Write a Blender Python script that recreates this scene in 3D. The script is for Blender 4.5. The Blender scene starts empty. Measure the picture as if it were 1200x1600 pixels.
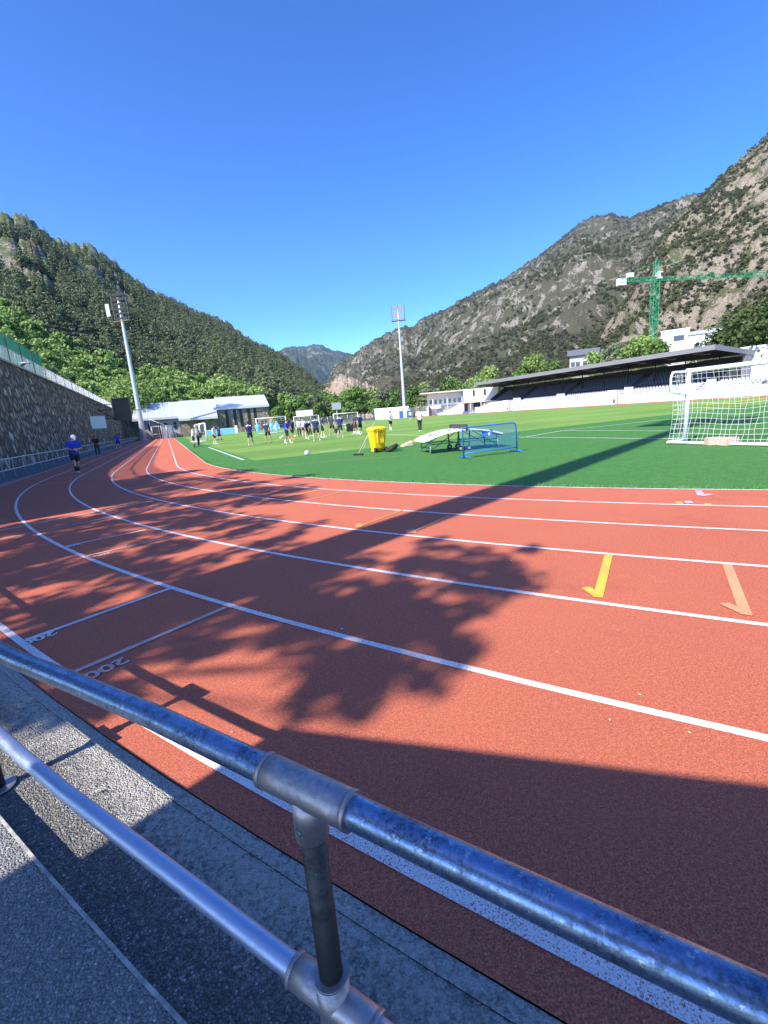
import bpy, bmesh, math, random
import numpy as np
from mathutils import Vector, Matrix
random.seed(7); rng = np.random.default_rng(7)
S = bpy.context.scene
COL = S.collection
PI = math.pi
rad = math.radians

# ------------------------------------------------------------------ frame of the place
EYE = Vector((0, 0, 1.487))
FPX, PIT, ROL = 715.5, rad(11.963), rad(4.59)
CX, CY = 21.980, 35.068                 # centre of the near bend of the running track
R0 = 33.022                             # inner edge of the track
TH = rad(114.26)
TX, TY = math.cos(TH), math.sin(TH)     # along the left straight, away
NX, NY = -TY, TX                        # to the left of that
STRAIGHT = 95.0
SUN_AZ, SUN_EL = rad(43.9), rad(44.5)   # direction in which shadows fall, height of the sun
SX, SY = math.sin(SUN_AZ), math.cos(SUN_AZ)

def ray(u, v):
    x = (u - 600) / FPX; y = -(v - 800) / FPX
    c, s = math.cos(ROL), math.sin(ROL)
    X = c * x + s * y; Y = -s * x + c * y
    return Vector((X, math.cos(PIT) + math.sin(PIT) * Y, -math.sin(PIT) + math.cos(PIT) * Y))
def G(u, v, z=0.0):
    d = ray(u, v); t = (z - EYE.z) / d.z
    return Vector((d.x * t, d.y * t, z))
def azel(u, v):
    d = ray(u, v)
    return math.atan2(d.x, d.y), math.atan2(d.z, math.hypot(d.x, d.y))
def at(u, v, dist):
    a, e = azel(u, v)
    return Vector((dist * math.sin(a), dist * math.cos(a), EYE.z + dist * math.tan(e)))
def TR(a, lat, z=0.0):
    return Vector((CX + a * TX + lat * NX, CY + a * TY + lat * NY, z))
def bend(s, r, z=0.0):                  # s >= 0: left straight, s < 0: metres round the near bend
    if s >= 0: return TR(s, r, z)
    ph = -s / R0
    return TR(-r * math.sin(ph), r * math.cos(ph), z)
def lat_hit(u, v, lat):                 # where the sight line meets the upright plane at this lateral
    a, e = azel(u, v); dx, dy = math.sin(a), math.cos(a)
    s = (lat + CX * NX + CY * NY) / (dx * NX + dy * NY)
    return Vector((s * dx, s * dy, EYE.z + s * math.tan(e)))

# ------------------------------------------------------------------ mesh helpers
class MB:
    def __init__(self): self.v = []; self.f = []; self.m = []; self.mi = 0; self.smooth = False; self.sf = []
    def add(self, vs, fs):
        b = len(self.v); self.v += [tuple(p) for p in vs]
        for f in fs: self.f.append(tuple(b + i for i in f)); self.m.append(self.mi); self.sf.append(self.smooth)
        return self
    def box(self, c, s, rz=0.0, M=None):
        hx, hy, hz = s[0] / 2, s[1] / 2, s[2] / 2
        vs = [Vector((x, y, z)) for x in (-hx, hx) for y in (-hy, hy) for z in (-hz, hz)]
        if rz: R = Matrix.Rotation(rz, 3, 'Z'); vs = [R @ p for p in vs]
        if M is not None: vs = [M @ p for p in vs]
        vs = [p + Vector(c) for p in vs]
        return self.add(vs, [(0, 1, 3, 2), (4, 6, 7, 5), (0, 4, 5, 1), (2, 3, 7, 6), (0, 2, 6, 4), (1, 5, 7, 3)])
    def tube(self, pts, r, n=10, closed=False, caps=True):
        pts = [Vector(p) for p in pts]; k = len(pts)
        rs = r if isinstance(r, (list, tuple)) else [r] * k
        rings = []; up0 = None
        for i, p in enumerate(pts):
            if closed: d = pts[(i + 1) % k] - pts[i - 1]
            else: d = pts[min(i + 1, k - 1)] - pts[max(i - 1, 0)]
            if d.length < 1e-9: d = Vector((0, 0, 1))
            d.normalize()
            if up0 is None:
                ref = Vector((0, 0, 1)) if abs(d.z) < 0.9 else Vector((0, 1, 0))
                u = d.cross(ref).normalized()
            else: u = (up0 - d * up0.dot(d)).normalized()
            up0 = u; w = d.cross(u)
            rings.append([p + (u * math.cos(2 * PI * j / n) + w * math.sin(2 * PI * j / n)) * rs[i] for j in range(n)])
        vs = [q for g in rings for q in g]; fs = []
        for i in range(k if closed else k - 1):
            i2 = (i + 1) % k
            for j in range(n): fs.append((i * n + j, i * n + (j + 1) % n, i2 * n + (j + 1) % n, i2 * n + j))
        sm = self.smooth; self.smooth = n > 5
        self.add(vs, fs); self.smooth = sm
        if caps and not closed:
            b = len(self.v) - len(vs)
            self.f.append(tuple(b + j for j in range(n))[::-1]); self.m.append(self.mi); self.sf.append(False)
            self.f.append(tuple(b + (k - 1) * n + j for j in range(n))); self.m.append(self.mi); self.sf.append(False)
        return self
    def ball(self, c, r, nu=16, nv=10, sc=(1, 1, 1)):
        vs = []; fs = []
        for i in range(nv + 1):
            t = PI * i / nv
            for j in range(nu):
                p = 2 * PI * j / nu
                vs.append((c[0] + r * sc[0] * math.sin(t) * math.cos(p), c[1] + r * sc[1] * math.sin(t) * math.sin(p), c[2] + r * sc[2] * math.cos(t)))
        for i in range(nv):
            for j in range(nu): fs.append((i * nu + j, (i + 1) * nu + j, (i + 1) * nu + (j + 1) % nu, i * nu + (j + 1) % nu))
        sm = self.smooth; self.smooth = True; self.add(vs, fs); self.smooth = sm
        return self
    def quad(self, a, b, c, d): return self.add([a, b, c, d], [(0, 1, 2, 3)])
    def prism(self, poly, z0, z1):
        n = len(poly)
        vs = [(p[0], p[1], z0) for p in poly] + [(p[0], p[1], z1) for p in poly]
        fs = [tuple(range(n))[::-1], tuple(range(n, 2 * n))] + [(i, (i + 1) % n, n + (i + 1) % n, n + i) for i in range(n)]
        return self.add(vs, fs)
    def build(self, name, mats, parent=None, origin=None):
        me = bpy.data.meshes.new(name)
        vs = self.v
        if origin is not None: vs = [(p[0] - origin[0], p[1] - origin[1], p[2] - origin[2]) for p in vs]
        me.from_pydata(vs, [], self.f)
        if not isinstance(mats, (list, tuple)): mats = [mats]
        for m in mats: me.materials.append(m)
        me.polygons.foreach_set('material_index', self.m)
        me.polygons.foreach_set('use_smooth', self.sf)
        me.update()
        o = bpy.data.objects.new(name, me); COL.objects.link(o)
        if parent is not None: o.parent = parent
        if origin is not None: o.location = origin
        return o
def tag(o, label=None, cat=None, group=None, kind=None):
    if label: o['label'] = label
    if cat: o['category'] = cat
    if group: o['group'] = group
    if kind: o['kind'] = kind
    return o
def thing(name, loc, label, cat, group=None, rz=0.0):
    o = bpy.data.objects.new(name, None); COL.objects.link(o)
    o.empty_display_size = 0.2
    o.location = loc; o.rotation_euler.z = rz
    return tag(o, label, cat, group)
def struct(o): o['kind'] = 'structure'; return o
def copy_tree(o, parent=None):
    c = o.copy(); COL.objects.link(c); c.parent = parent
    for ch in list(o.children): copy_tree(ch, c)
    return c
def npmesh(name, verts, faces, mat, smooth=False, parent=None):
    me = bpy.data.meshes.new(name)
    k = faces.shape[1]
    me.vertices.add(len(verts)); me.vertices.foreach_set('co', np.ascontiguousarray(verts, dtype=np.float32).ravel())
    me.loops.add(faces.size); me.loops.foreach_set('vertex_index', np.ascontiguousarray(faces, dtype=np.int32).ravel())
    me.polygons.add(len(faces)); me.polygons.foreach_set('loop_start', np.arange(0, faces.size, k, dtype=np.int32))
    me.polygons.foreach_set('loop_total', np.full(len(faces), k, dtype=np.int32))
    me.polygons.foreach_set('use_smooth', np.full(len(faces), smooth))
    me.update(calc_edges=True); me.validate()
    if mat: me.materials.append(mat)
    o = bpy.data.objects.new(name, me); COL.objects.link(o)
    if parent: o.parent = parent
    return o

# ------------------------------------------------------------------ materials
def lin(r, g, b):
    f = lambda c: (c / 255 / 12.92) if c / 255 <= 0.04045 else ((c / 255 + 0.055) / 1.055) ** 2.4
    return (f(r), f(g), f(b))
class NT:
    def __init__(self, name):
        self.m = bpy.data.materials.new(name); self.m.use_nodes = True
        self.t = self.m.node_tree; self.b = self.t.nodes['Principled BSDF']
    def n(self, typ, **kw):
        x = self.t.nodes.new(typ)
        for k, v in kw.items():
            if hasattr(x, k): setattr(x, k, v)
            else: x.inputs[k].default_value = v
        return x
    def l(self, a, b): self.t.links.new(a, b)
    def co(self, scale=None, rot=None):
        c = self.n('ShaderNodeTexCoord').outputs['Object']
        if scale is not None or rot is not None:
            mp = self.n('ShaderNodeMapping'); self.l(c, mp.inputs['Vector'])
            if scale is not None: mp.inputs['Scale'].default_value = scale
            if rot is not None: mp.inputs['Rotation'].default_value = rot
            c = mp.outputs[0]
        return c
    def noise(self, scale, detail=4, rough=0.6, co=None, dist=0.0):
        x = self.n('ShaderNodeTexNoise'); x.inputs['Scale'].default_value = scale
        x.inputs['Detail'].default_value = detail; x.inputs['Roughness'].default_value = rough
        x.inputs['Distortion'].default_value = dist
        self.l(co if co is not None else self.co(), x.inputs['Vector']); return x.outputs['Fac']
    def ramp(self, fac, stops, interp='LINEAR'):
        r = self.n('ShaderNodeValToRGB'); r.color_ramp.interpolation = interp
        e = r.color_ramp.elements
        while len(e) < len(stops): e.new(0.5)
        for k, (p, c) in enumerate(stops):
            e[k].position = p; e[k].color = (c, c, c, 1) if isinstance(c, (int, float)) else (*c, 1)
        self.l(fac, r.inputs[0]); return r.outputs[0]
    def mix(self, fac, a, b, mode='MIX'):
        x = self.n('ShaderNodeMix', data_type='RGBA', blend_type=mode)
        if isinstance(fac, (int, float)): x.inputs[0].default_value = fac
        else: self.l(fac, x.inputs[0])
        for i, c in ((6, a), (7, b)):
            if isinstance(c, (tuple, list)): x.inputs[i].default_value = (*c[:3], 1)
            else: self.l(c, x.inputs[i])
        return x.outputs[2]
    def math(self, op, a, b=0.0):
        x = self.n('ShaderNodeMath', operation=op)
        for i, c in ((0, a), (1, b)):
            if isinstance(c, (int, float)): x.inputs[i].default_value = c
            else: self.l(c, x.inputs[i])
        return x.outputs[0]
    def bump(self, h, strength=0.3, dist=0.02):
        b = self.n('ShaderNodeBump'); b.inputs['Strength'].default_value = strength; b.inputs['Distance'].default_value = dist
        self.l(h, b.inputs['Height']); self.l(b.outputs[0], self.b.inputs['Normal'])
    def col(self, c):
        if isinstance(c, (tuple, list)): self.b.inputs['Base Color'].default_value = (*c[:3], 1)
        else: self.l(c, self.b.inputs['Base Color'])
    def set(self, rough=0.6, metal=0.0, spec=0.5):
        self.b.inputs['Roughness'].default_value = rough; self.b.inputs['Metallic'].default_value = metal
        self.b.inputs['Specular IOR Level'].default_value = spec; return self
def simple(name, c, rough=0.6, metal=0.0, var=0.12, scale=6.0, bump=0.0, spec=0.4):
    t = NT(name); f = t.noise(scale, 5)
    a = tuple(x * (1 - var) for x in c); b = tuple(min(1, x * (1 + var)) for x in c)
    t.col(t.mix(f, a, b)); t.set(rough, metal, spec)
    if bump: t.bump(t.noise(scale * 8, 3), bump, 0.01)
    return t.m

def track_material():
    t = NT('tartan'); 
    fine = t.noise(150, 3, 0.8); mid = t.noise(55, 3, .7); big = t.noise(0.35, 5, 0.65); band = t.noise(1.7, 4)
    g = t.ramp(fine, [(0.34, (0.13, 0.030, 0.024)), (0.47, (0.43, 0.108, 0.058)), (0.53, (0.57, 0.148, 0.078)), (0.68, (0.88, 0.30, 0.18))])
    g = t.mix(t.ramp(mid, [(0.42, 0.38), (0.52, 0.0)]), g, (0.24, 0.058, 0.042))
    g = t.mix(t.ramp(mid, [(0.52, 0.0), (0.64, 0.24)]), g, (0.70, 0.25, 0.155))
    g = t.mix(t.ramp(big, [(0.35, 0.0), (0.7, 0.38)]), g, (0.56, 0.170, 0.095))
    g = t.mix(t.ramp(band, [(0.45, 0.0), (0.8, 0.25)]), g, (0.37, 0.10, 0.066))
    g = t.mix(t.ramp(t.noise(7, 6, .75), [(.60, 0.0), (.72, .35)]), g, (.62, .30, .22))
    g = t.mix(t.ramp(t.noise(.9, 6, .7), [(.57, 0.0), (.70, .35)]), g, (.25, .07, .045))
    t.col(g); t.set(0.85, 0, 0.25); t.bump(fine, 0.8, 0.008); return t.m
def line_material(name, c, wear=0.52, under=(0.42, 0.13, 0.085), big=True):
    t = NT(name); f = t.noise(170, 2, 0.7); w = t.noise(2.2, 4)
    s = t.math('ADD', f, t.math('MULTIPLY', t.math('SUBTRACT', w, 0.5), 0.25))
    k = t.ramp(s, [(wear - 0.19, 0.0), (wear - 0.10, 1.0)])
    t.col(t.mix(k, under, c)); t.set(0.7, 0, 0.3); t.bump(f, 0.5, 0.006); return t.m
def asphalt_material(name, light=False):
    t = NT(name)
    v = t.n('ShaderNodeTexVoronoi'); v.inputs['Scale'].default_value = 135; t.l(t.co(), v.inputs['Vector'])
    n = t.noise(60, 3); big = t.noise(2.2, 5, 0.6); sand = t.noise(42, 5, .7)
    sep = t.n('ShaderNodeSeparateColor'); t.l(v.outputs['Color'], sep.inputs[0])
    base = t.ramp(sep.outputs[0], [(0.0, (0.12, 0.118, 0.112)), (0.6, (0.22, 0.215, 0.205)), (0.93, (0.34, 0.33, 0.31)), (1.0, (0.60, 0.58, 0.55))])
    base = t.mix(t.ramp(v.outputs['Distance'], [(0.34, 0.0), (0.68, 0.60)]), base, (0.05, 0.05, 0.05))
    # pale dust swept against the kerb and in patches
    mp = t.n('ShaderNodeVectorMath', operation='SUBTRACT'); t.l(t.co(), mp.inputs[0]); mp.inputs[1].default_value = (CX, CY, 0)
    ln = t.n('ShaderNodeVectorMath', operation='LENGTH'); t.l(mp.outputs[0], ln.inputs[0])
    edge = t.n('ShaderNodeMapRange'); edge.inputs[1].default_value = 40.56; edge.inputs[2].default_value = 40.90; edge.inputs[3].default_value = 1.0; edge.inputs[4].default_value = 0.0
    t.l(ln.outputs['Value'], edge.inputs[0])
    f = t.math('ADD', t.math('MULTIPLY', edge.outputs[0], .75), t.math('MULTIPLY', t.math('SUBTRACT', big, .5), 0.9))
    f = t.math('ADD', f, t.math('MULTIPLY', t.math('SUBTRACT', sand, .5), 1.9))
    dust = t.ramp(f, [(0.22, 0.0), (0.70, 0.72)])
    base = t.mix(dust, base, (0.52, 0.49, 0.43))
    if light: base = t.mix(0.22, base, (0.46, 0.46, 0.47))
    base = t.mix(t.ramp(n, [(.36, .45), (.5, 0.0)]), base, (.04, .04, .042))
    t.col(base); t.set(0.8, 0, 0.45)
    h = t.math('SUBTRACT', 1.0, v.outputs['Distance']); h = t.math('ADD', h, t.math('MULTIPLY', n, 0.6))
    t.bump(h, 0.9, 0.012); return t.m
def kerb_material():
    t = NT('kerb_concrete'); n = t.noise(26, 5, 0.7); b = t.noise(3, 4)
    k = t.mix(t.ramp(n, [(0.38, 0.0), (0.62, 1.0)]), (0.20, 0.20, 0.20), (0.48, 0.46, 0.43))
    t.col(t.mix(t.ramp(b, [(0.4, 0.0), (0.7, 0.5)]), k, (0.40, 0.39, 0.37))); t.set(0.85); t.bump(n, 0.5, 0.01); return t.m
def grass_material(name, c1, c2, stripes=False, worn=None):
    t = NT(name); f = t.noise(26, 4, 0.8, t.co((1, 1, 1))); m = t.noise(0.9, 5, 0.6); bg = t.noise(0.09, 4)
    g = t.mix(t.ramp(f, [(0.36, 0.0), (0.64, 1.0)]), tuple(x * 0.34 for x in c1), tuple(x * 1.5 for x in c1))
    g = t.mix(t.ramp(t.noise(5.5, 4, .7), [(0.40, 0.5), (0.54, 0.0)]), g, tuple(x * 0.45 for x in c1))
    g = t.mix(t.ramp(m, [(0.35, 0.0), (0.7, 0.6)]), g, c2)
    if stripes:
        mp = t.n('ShaderNodeMapping'); t.l(t.co(), mp.inputs['Vector']); mp.inputs['Rotation'].default_value = (0, 0, -TH)
        w = t.n('ShaderNodeTexWave', wave_type='BANDS', bands_direction='X', wave_profile='SIN')
        w.inputs['Scale'].default_value = 0.031; w.inputs['Distortion'].default_value = 0.6; w.inputs['Detail Scale'].default_value = 2
        t.l(mp.outputs[0], w.inputs['Vector'])
        k = t.ramp(w.outputs['Fac'], [(0.42, 0.0), (0.58, 1.0)])
        g = t.mix(t.math('MULTIPLY', k, 0.55), g, tuple(x * 0.62 for x in c1))
    if worn: g = t.mix(t.ramp(bg, [(0.45, 0.0), (0.7, 0.6)]), g, worn)
    t.col(g); t.set(0.75, 0, 0.25); t.bump(t.noise(75, 2), 0.8, 0.03); return t.m
def galv_material(name, c, rough, patina, under=(0.10, 0.10, 0.11), pale_at=.62):
    t = NT(name); a = t.noise(9, 6, 0.7, t.co((1, 1, 2.5))); b = t.noise(110, 4, 0.75); c2 = t.noise(3.0, 4)
    s = t.math('ADD', t.math('MULTIPLY', a, 0.55), t.math('MULTIPLY', b, 0.45))
    k = t.ramp(s, [(0.48, 0.0), (0.60, 1.0)])
    col = t.mix(t.math('MULTIPLY', k, patina), c, under)
    pale = t.ramp(t.noise(60, 5, 0.8), [(pale_at, 0.0), (pale_at + .06, 0.6)])
    col = t.mix(pale, col, (0.75, 0.75, 0.74))
    t.col(col); t.b.inputs['Metallic'].default_value = 0.9
    t.l(t.ramp(s, [(0.35, rough), (0.6, rough + 0.22)]), t.b.inputs['Roughness'])
    t.bump(b, 0.18, 0.003); return t.m
def stonewall_material(name, scale, cols, mortar, bump=1.0, sc=(1, 1, 1), mw=0.07):
    t = NT(name); co = t.co(sc)
    dn = t.n('ShaderNodeTexNoise'); dn.inputs['Scale'].default_value = scale * 0.9; dn.inputs['Detail'].default_value = 3; t.l(co, dn.inputs['Vector'])
    va = t.n('ShaderNodeVectorMath', operation='SCALE'); t.l(dn.outputs['Color'], va.inputs[0]); va.inputs['Scale'].default_value = 0.30 / scale
    vb = t.n('ShaderNodeVectorMath', operation='ADD'); t.l(co, vb.inputs[0]); t.l(va.outputs[0], vb.inputs[1])
    v = t.n('ShaderNodeTexVoronoi'); v.inputs['Scale'].default_value = scale; v.inputs['Randomness'].default_value = 1.0; t.l(vb.outputs[0], v.inputs['Vector'])
    e = t.n('ShaderNodeTexVoronoi', feature='DISTANCE_TO_EDGE'); e.inputs['Scale'].default_value = scale; t.l(vb.outputs[0], e.inputs['Vector'])
    sp = t.n('ShaderNodeSeparateColor'); t.l(v.outputs['Color'], sp.inputs[0])
    st = t.ramp(sp.outputs[0], [(i / (len(cols) - 1), c) for i, c in enumerate(cols)])
    st = t.mix(t.math('MULTIPLY', t.noise(scale * 3.5, 6, 0.7), 0.55), st, tuple(x * 0.35 for x in cols[0]))
    k = t.ramp(e.outputs['Distance'], [(mw * 0.3, 0.0), (mw * 1.5, 1.0)])
    t.col(t.mix(k, mortar, st)); t.set(0.9, 0, 0.2)
    hgt = t.math('ADD', t.math('MULTIPLY', k, 0.7), t.math('MULTIPLY', t.noise(scale * 4, 4), 0.3))
    hgt = t.math('ADD', hgt, t.math('MULTIPLY', sp.outputs[1], 0.5))
    t.bump(hgt, bump, 0.16); return t.m
def leaf_material(name, c1, c2, c3):
    t = NT(name)
    oi = t.n('ShaderNodeObjectInfo'); a = t.noise(0.55, 3)
    g = t.mix(t.ramp(a, [(0.3, 0.0), (0.7, 1.0)]), c1, c2)
    ge = t.n('ShaderNodeNewGeometry')
    g = t.mix(t.math('MULTIPLY', ge.outputs['Random Per Island'], 0.5), g, c3)
    g = t.mix(t.math('MULTIPLY', oi.outputs['Random'], 0.45), g, tuple(x * 0.5 for x in c1))
    t.col(g); t.set(0.6, 0, 0.25)
    t.b.inputs['Subsurface Weight'].default_value = 0.0
    tr = t.n('ShaderNodeBsdfTranslucent'); t.l(g, tr.inputs[0]); mx = t.n('ShaderNodeMixShader'); mx.inputs[0].default_value = 0.28
    t.l(t.b.outputs[0], mx.inputs[1]); t.l(tr.outputs[0], mx.inputs[2]); t.l(mx.outputs[0], t.t.nodes['Material Output'].inputs[0])
    return t.m
def mountain_material(name, wood1, wood2, rock1, rock2, rockiness, sc=1.0, grass=None):
    t = NT(name); co = t.co()
    ge = t.n('ShaderNodeNewGeometry'); sx = t.n('ShaderNodeSeparateXYZ'); t.l(ge.outputs['Normal'], sx.inputs[0])
    big = t.noise(0.012 * sc, 6, 0.62, co, 0.6); md = t.noise(0.05 * sc, 6, 0.66, co, 0.4); fn = t.noise(0.22 * sc, 4, 0.7, co)
    streak = t.noise(0.03 * sc, 6, 0.7, t.co((1, 1, 0.32), (0.25, 0.2, 0)), 0.5)
    w = t.mix(t.ramp(fn, [(0.35, 0.0), (0.65, 1.0)]), wood1, wood2)
    if grass: w = t.mix(t.ramp(md, [(0.5, 0.0), (0.68, 0.7)]), w, grass)
    r = t.mix(t.ramp(fn, [(0.35, 0.0), (0.65, 1.0)]), rock1, rock2)
    r = t.mix(t.ramp(t.noise(0.35 * sc, 4, 0.7), [(0.52, 0.0), (0.62, 0.7)]), r, tuple(x * 0.35 for x in rock1))
    f = t.math('ADD', t.math('MULTIPLY', streak, 0.9), t.math('MULTIPLY', big, 0.45))
    f = t.math('ADD', f, t.math('MULTIPLY', fn, 0.32))
    f = t.math('SUBTRACT', f, t.math('MULTIPLY', sx.outputs[2], 0.25))
    k = t.ramp(f, [(1 - rockiness - 0.035, 0.0), (1 - rockiness + 0.035, 1.0)])
    t.col(t.mix(k, w, r)); t.set(0.95, 0, 0.1)
    t.bump(t.math('ADD', t.math('MULTIPLY', md, 1.0), t.math('MULTIPLY', fn, 0.6)), 1.0, 7.0 / sc); return t.m

M = {}
M['track'] = track_material()
M['line'] = line_material('white_line_paint', (0.72, 0.69, 0.68), 0.555)
M['line_old'] = line_material('worn_line_paint', (0.62, 0.46, 0.42), 0.60)
M['yellow_old'] = line_material('faded_yellow_paint', (0.62, 0.34, 0.07), 0.64)
M['yellow'] = line_material('yellow_paint', (0.80, 0.46, 0.06), 0.55)
M['orange'] = line_material('orange_paint', (0.74, 0.33, 0.17), 0.585)
M['lilac'] = line_material('lilac_paint', (0.55, 0.42, 0.52), 0.55)
M['grassline'] = line_material('pitch_line_paint', (0.72, 0.74, 0.68), 0.57, (0.06, 0.14, 0.03))
M['grassline_old'] = line_material('faded_pitch_line', (0.34, 0.42, 0.12), 0.60, (0.06, 0.14, 0.03))
M['asphalt'] = asphalt_material('asphalt'); M['asphalt_step'] = asphalt_material('asphalt_step', True)
M['kerb'] = kerb_material()
M['turf'] = grass_material('turf_border', (0.080, 0.245, 0.047), (0.052, 0.180, 0.036))
M['grass'] = grass_material('pitch_grass', (0.195, 0.350, 0.060), (0.150, 0.300, 0.050), True, (0.25, 0.38, 0.085))
M['earth'] = grass_material('valley_ground', (0.06, 0.10, 0.03), (0.12, 0.11, 0.06))
M['rail'] = galv_material('worn_sky_tinted_pipe', (0.23, 0.325, 0.50), 0.20, 0.85, under=(0.07, 0.085, 0.11), pale_at=.585)  # worn galvanised steel, with the blue sky's reflection put into its base colour
M['rail_low'] = galv_material('sky_tinted_steel_pipe', (0.46, 0.54, 0.72), 0.30, 0.14, under=(0.28, 0.31, 0.38))  # plain steel, the reflected sky blue mixed into its colour as well
M['fitting'] = galv_material('cast_fitting', (0.44, 0.40, 0.41), 0.36, 0.35, under=(.16,.14,.15))
M['post'] = galv_material('dark_steel_post', (0.07, 0.068, 0.07), 0.42, 0.6, under=(.03,.03,.03), pale_at=.66)
M['bolt'] = simple('bolt_steel', (0.5, 0.5, 0.5), 0.3, 0.9)
M['wall'] = stonewall_material('rubble_stone', 1.55, [(0.24, 0.20, 0.15), (0.48, 0.41, 0.31), (0.33, 0.28, 0.215), (0.78, 0.69, 0.55), (0.21, 0.175, 0.135), (0.56, 0.48, 0.365), (0.37, 0.32, 0.25)], (0.10, 0.085, 0.066), 1.0, (1.0, 1.0, 0.8), 0.16)
M['hallstone'] = stonewall_material('hall_stone', 1.6, [(0.30, 0.22, 0.17), (0.42, 0.33, 0.26), (0.24, 0.18, 0.14), (0.50, 0.42, 0.35)], (0.20, 0.16, 0.13), 0.5)
M['white'] = simple('white_paint', (0.80, 0.80, 0.79), 0.5, 0, 0.05, 1.0)
M['white_wall'] = simple('white_render', (0.76, 0.755, 0.74), 0.8, 0, 0.06, 0.6)
M['cream'] = simple('cream_render', (0.66, 0.60, 0.50), 0.8, 0, 0.06, 0.6)
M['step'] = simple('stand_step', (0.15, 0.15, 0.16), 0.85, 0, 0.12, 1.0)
M['conc'] = simple('concrete', (0.40, 0.39, 0.37), 0.85, 0, 0.15, 1.2, 0.3)
M['black'] = simple('black_paint', (0.018, 0.018, 0.02), 0.5)
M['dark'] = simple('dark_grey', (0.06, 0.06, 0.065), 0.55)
M['glass'] = simple('dark_glass', (0.03, 0.035, 0.04), 0.1, 0, 0.1, 1, 0, 0.8)
M['grey'] = simple('grey_metal', (0.36, 0.37, 0.39), 0.5, 0.3)
M['fascia'] = simple('roof_fascia', (0.24, 0.24, 0.26), 0.5, 0.2, 0.1, 1.0)
M['zinc'] = simple('zinc_roof', (0.58, 0.60, 0.64), 0.45, 0.3, 0.12, 0.35)
M['slate'] = simple('slate_roof', (0.12, 0.125, 0.14), 0.6, 0, 0.2, 1.0)
M['galvpole'] = simple('galvanised_pole', (0.55, 0.57, 0.58), 0.45, 0.4, 0.08, 1.0)
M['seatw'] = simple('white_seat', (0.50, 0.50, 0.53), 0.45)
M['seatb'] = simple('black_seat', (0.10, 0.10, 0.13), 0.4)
M['craneg'] = simple('green_crane_paint', (0.018, 0.30, 0.13), 0.5, 0, 0.1)
M['binY'] = simple('yellow_plastic', (0.86, 0.58, 0.012), 0.42, 0, 0.05, 3)
M['rubber'] = simple('black_rubber', (0.02, 0.02, 0.022), 0.7)
M['bluepaint'] = simple('blue_paint', (0.015, 0.17, 0.52), 0.4, 0, 0.08)
M['bluebox'] = simple('blue_board', (0.035, 0.12, 0.55), 0.5, 0, 0.06)
M['lightblue'] = simple('light_blue_foam', (0.16, 0.48, 0.85), 0.6)
M['steeldark'] = simple('dark_green_steel', (0.05, 0.075, 0.075), 0.5, 0.2)
M['wood'] = simple('pale_wood', (0.56, 0.43, 0.27), 0.7, 0, 0.2, 12)
M['brick'] = simple('pinkish_concrete', (0.56, 0.42, 0.35), 0.9, 0, 0.14, 14, 0.4)
M['net'] = simple('net_cord', (0.78, 0.78, 0.76), 0.8, 0, 0.05)
M['greennet'] = simple('green_wind_net', (0.03, 0.26, 0.15), 0.7)
M['red'] = simple('red_ink', (0.55, 0.03, 0.04), 0.5)
M['purple'] = simple('violet_ink', (0.10, 0.06, 0.36), 0.5)
M['mint'] = simple('pale_mint_board', (0.62, 0.74, 0.68), 0.5, 0, 0.04)
M['bark'] = simple('bark', (0.12, 0.085, 0.06), 0.9, 0, 0.3, 8, 0.6)
M['leafA'] = leaf_material('broad_leaves', (0.095, 0.19, 0.036), (0.16, 0.29, 0.055), (0.21, 0.33, 0.08))
M['leafB'] = leaf_material('bright_leaves', (0.22, 0.345, 0.08), (0.28, 0.41, 0.11), (0.34, 0.45, 0.15))
M['leafE'] = leaf_material('olive_leaves', (0.055, 0.095, 0.025), (0.085, 0.135, 0.035), (0.12, 0.16, 0.05))
M['leafC'] = leaf_material('pine_needles', (0.15, 0.19, 0.095), (0.22, 0.27, 0.13), (0.28, 0.31, 0.16))
M['leafD'] = leaf_material('silver_leaves', (0.13, 0.17, 0.09), (0.20, 0.25, 0.14), (0.25, 0.30, 0.18))
M['shrub'] = leaf_material('hill_shrub', (0.085, 0.10, 0.045), (0.13, 0.145, 0.07), (0.16, 0.165, 0.085))

# ------------------------------------------------------------------ the ground, the track, the pitch
def oval(r, n=220, z=0.0, L=STRAIGHT):
    pts = []
    for i in range(n + 1):
        ph = PI * i / n; pts.append(TR(-r * math.sin(ph), r * math.cos(ph), z))
    for i in range(n + 1):
        ph = PI * i / n; pts.append(TR(L + r * math.sin(ph), -r * math.cos(ph), z))
    return pts
def ring(name, ra, rb, z, mat, parent=None, cols=1, s0=None, s1=None):
    mb = MB()
    A, B = oval(ra, z=z), oval(rb, z=z); k = len(A)
    for i in range(k): mb.quad(A[i], B[i], B[(i + 1) % k], A[(i + 1) % k])
    return mb.build(name, mat, parent)
mb = MB()
rr = [0, 60, 200, 800, 3000, 9000]; ns = 48
for i in range(len(rr) - 1):
    for j in range(ns):
        p = lambda r, q: (r * math.cos(2 * PI * q / ns), 60 + r * math.sin(2 * PI * q / ns), -0.06)
        if i == 0: mb.add([p(0, 0), p(rr[1], j), p(rr[1], j + 1)], [(0, 1, 2)])
        else: mb.quad(p(rr[i], j), p(rr[i + 1], j), p(rr[i + 1], j + 1), p(rr[i], j + 1))
struct(mb.build('ground', M['earth']))
track = struct(ring('running_track', R0, 40.50, 0.0, M['track']))
mb = MB(); mb.quad(TR(92, 32.9, .004), TR(92, 40.5, .004), TR(119, 40.5, .004), TR(119, 32.9, .004))
struct(mb.build('running_track', M['track']))
mb = MB(); A = oval(R0)
mb.add(A, [tuple(range(len(A)))])
struct(mb.build('turf_border', M['turf']))
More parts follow.
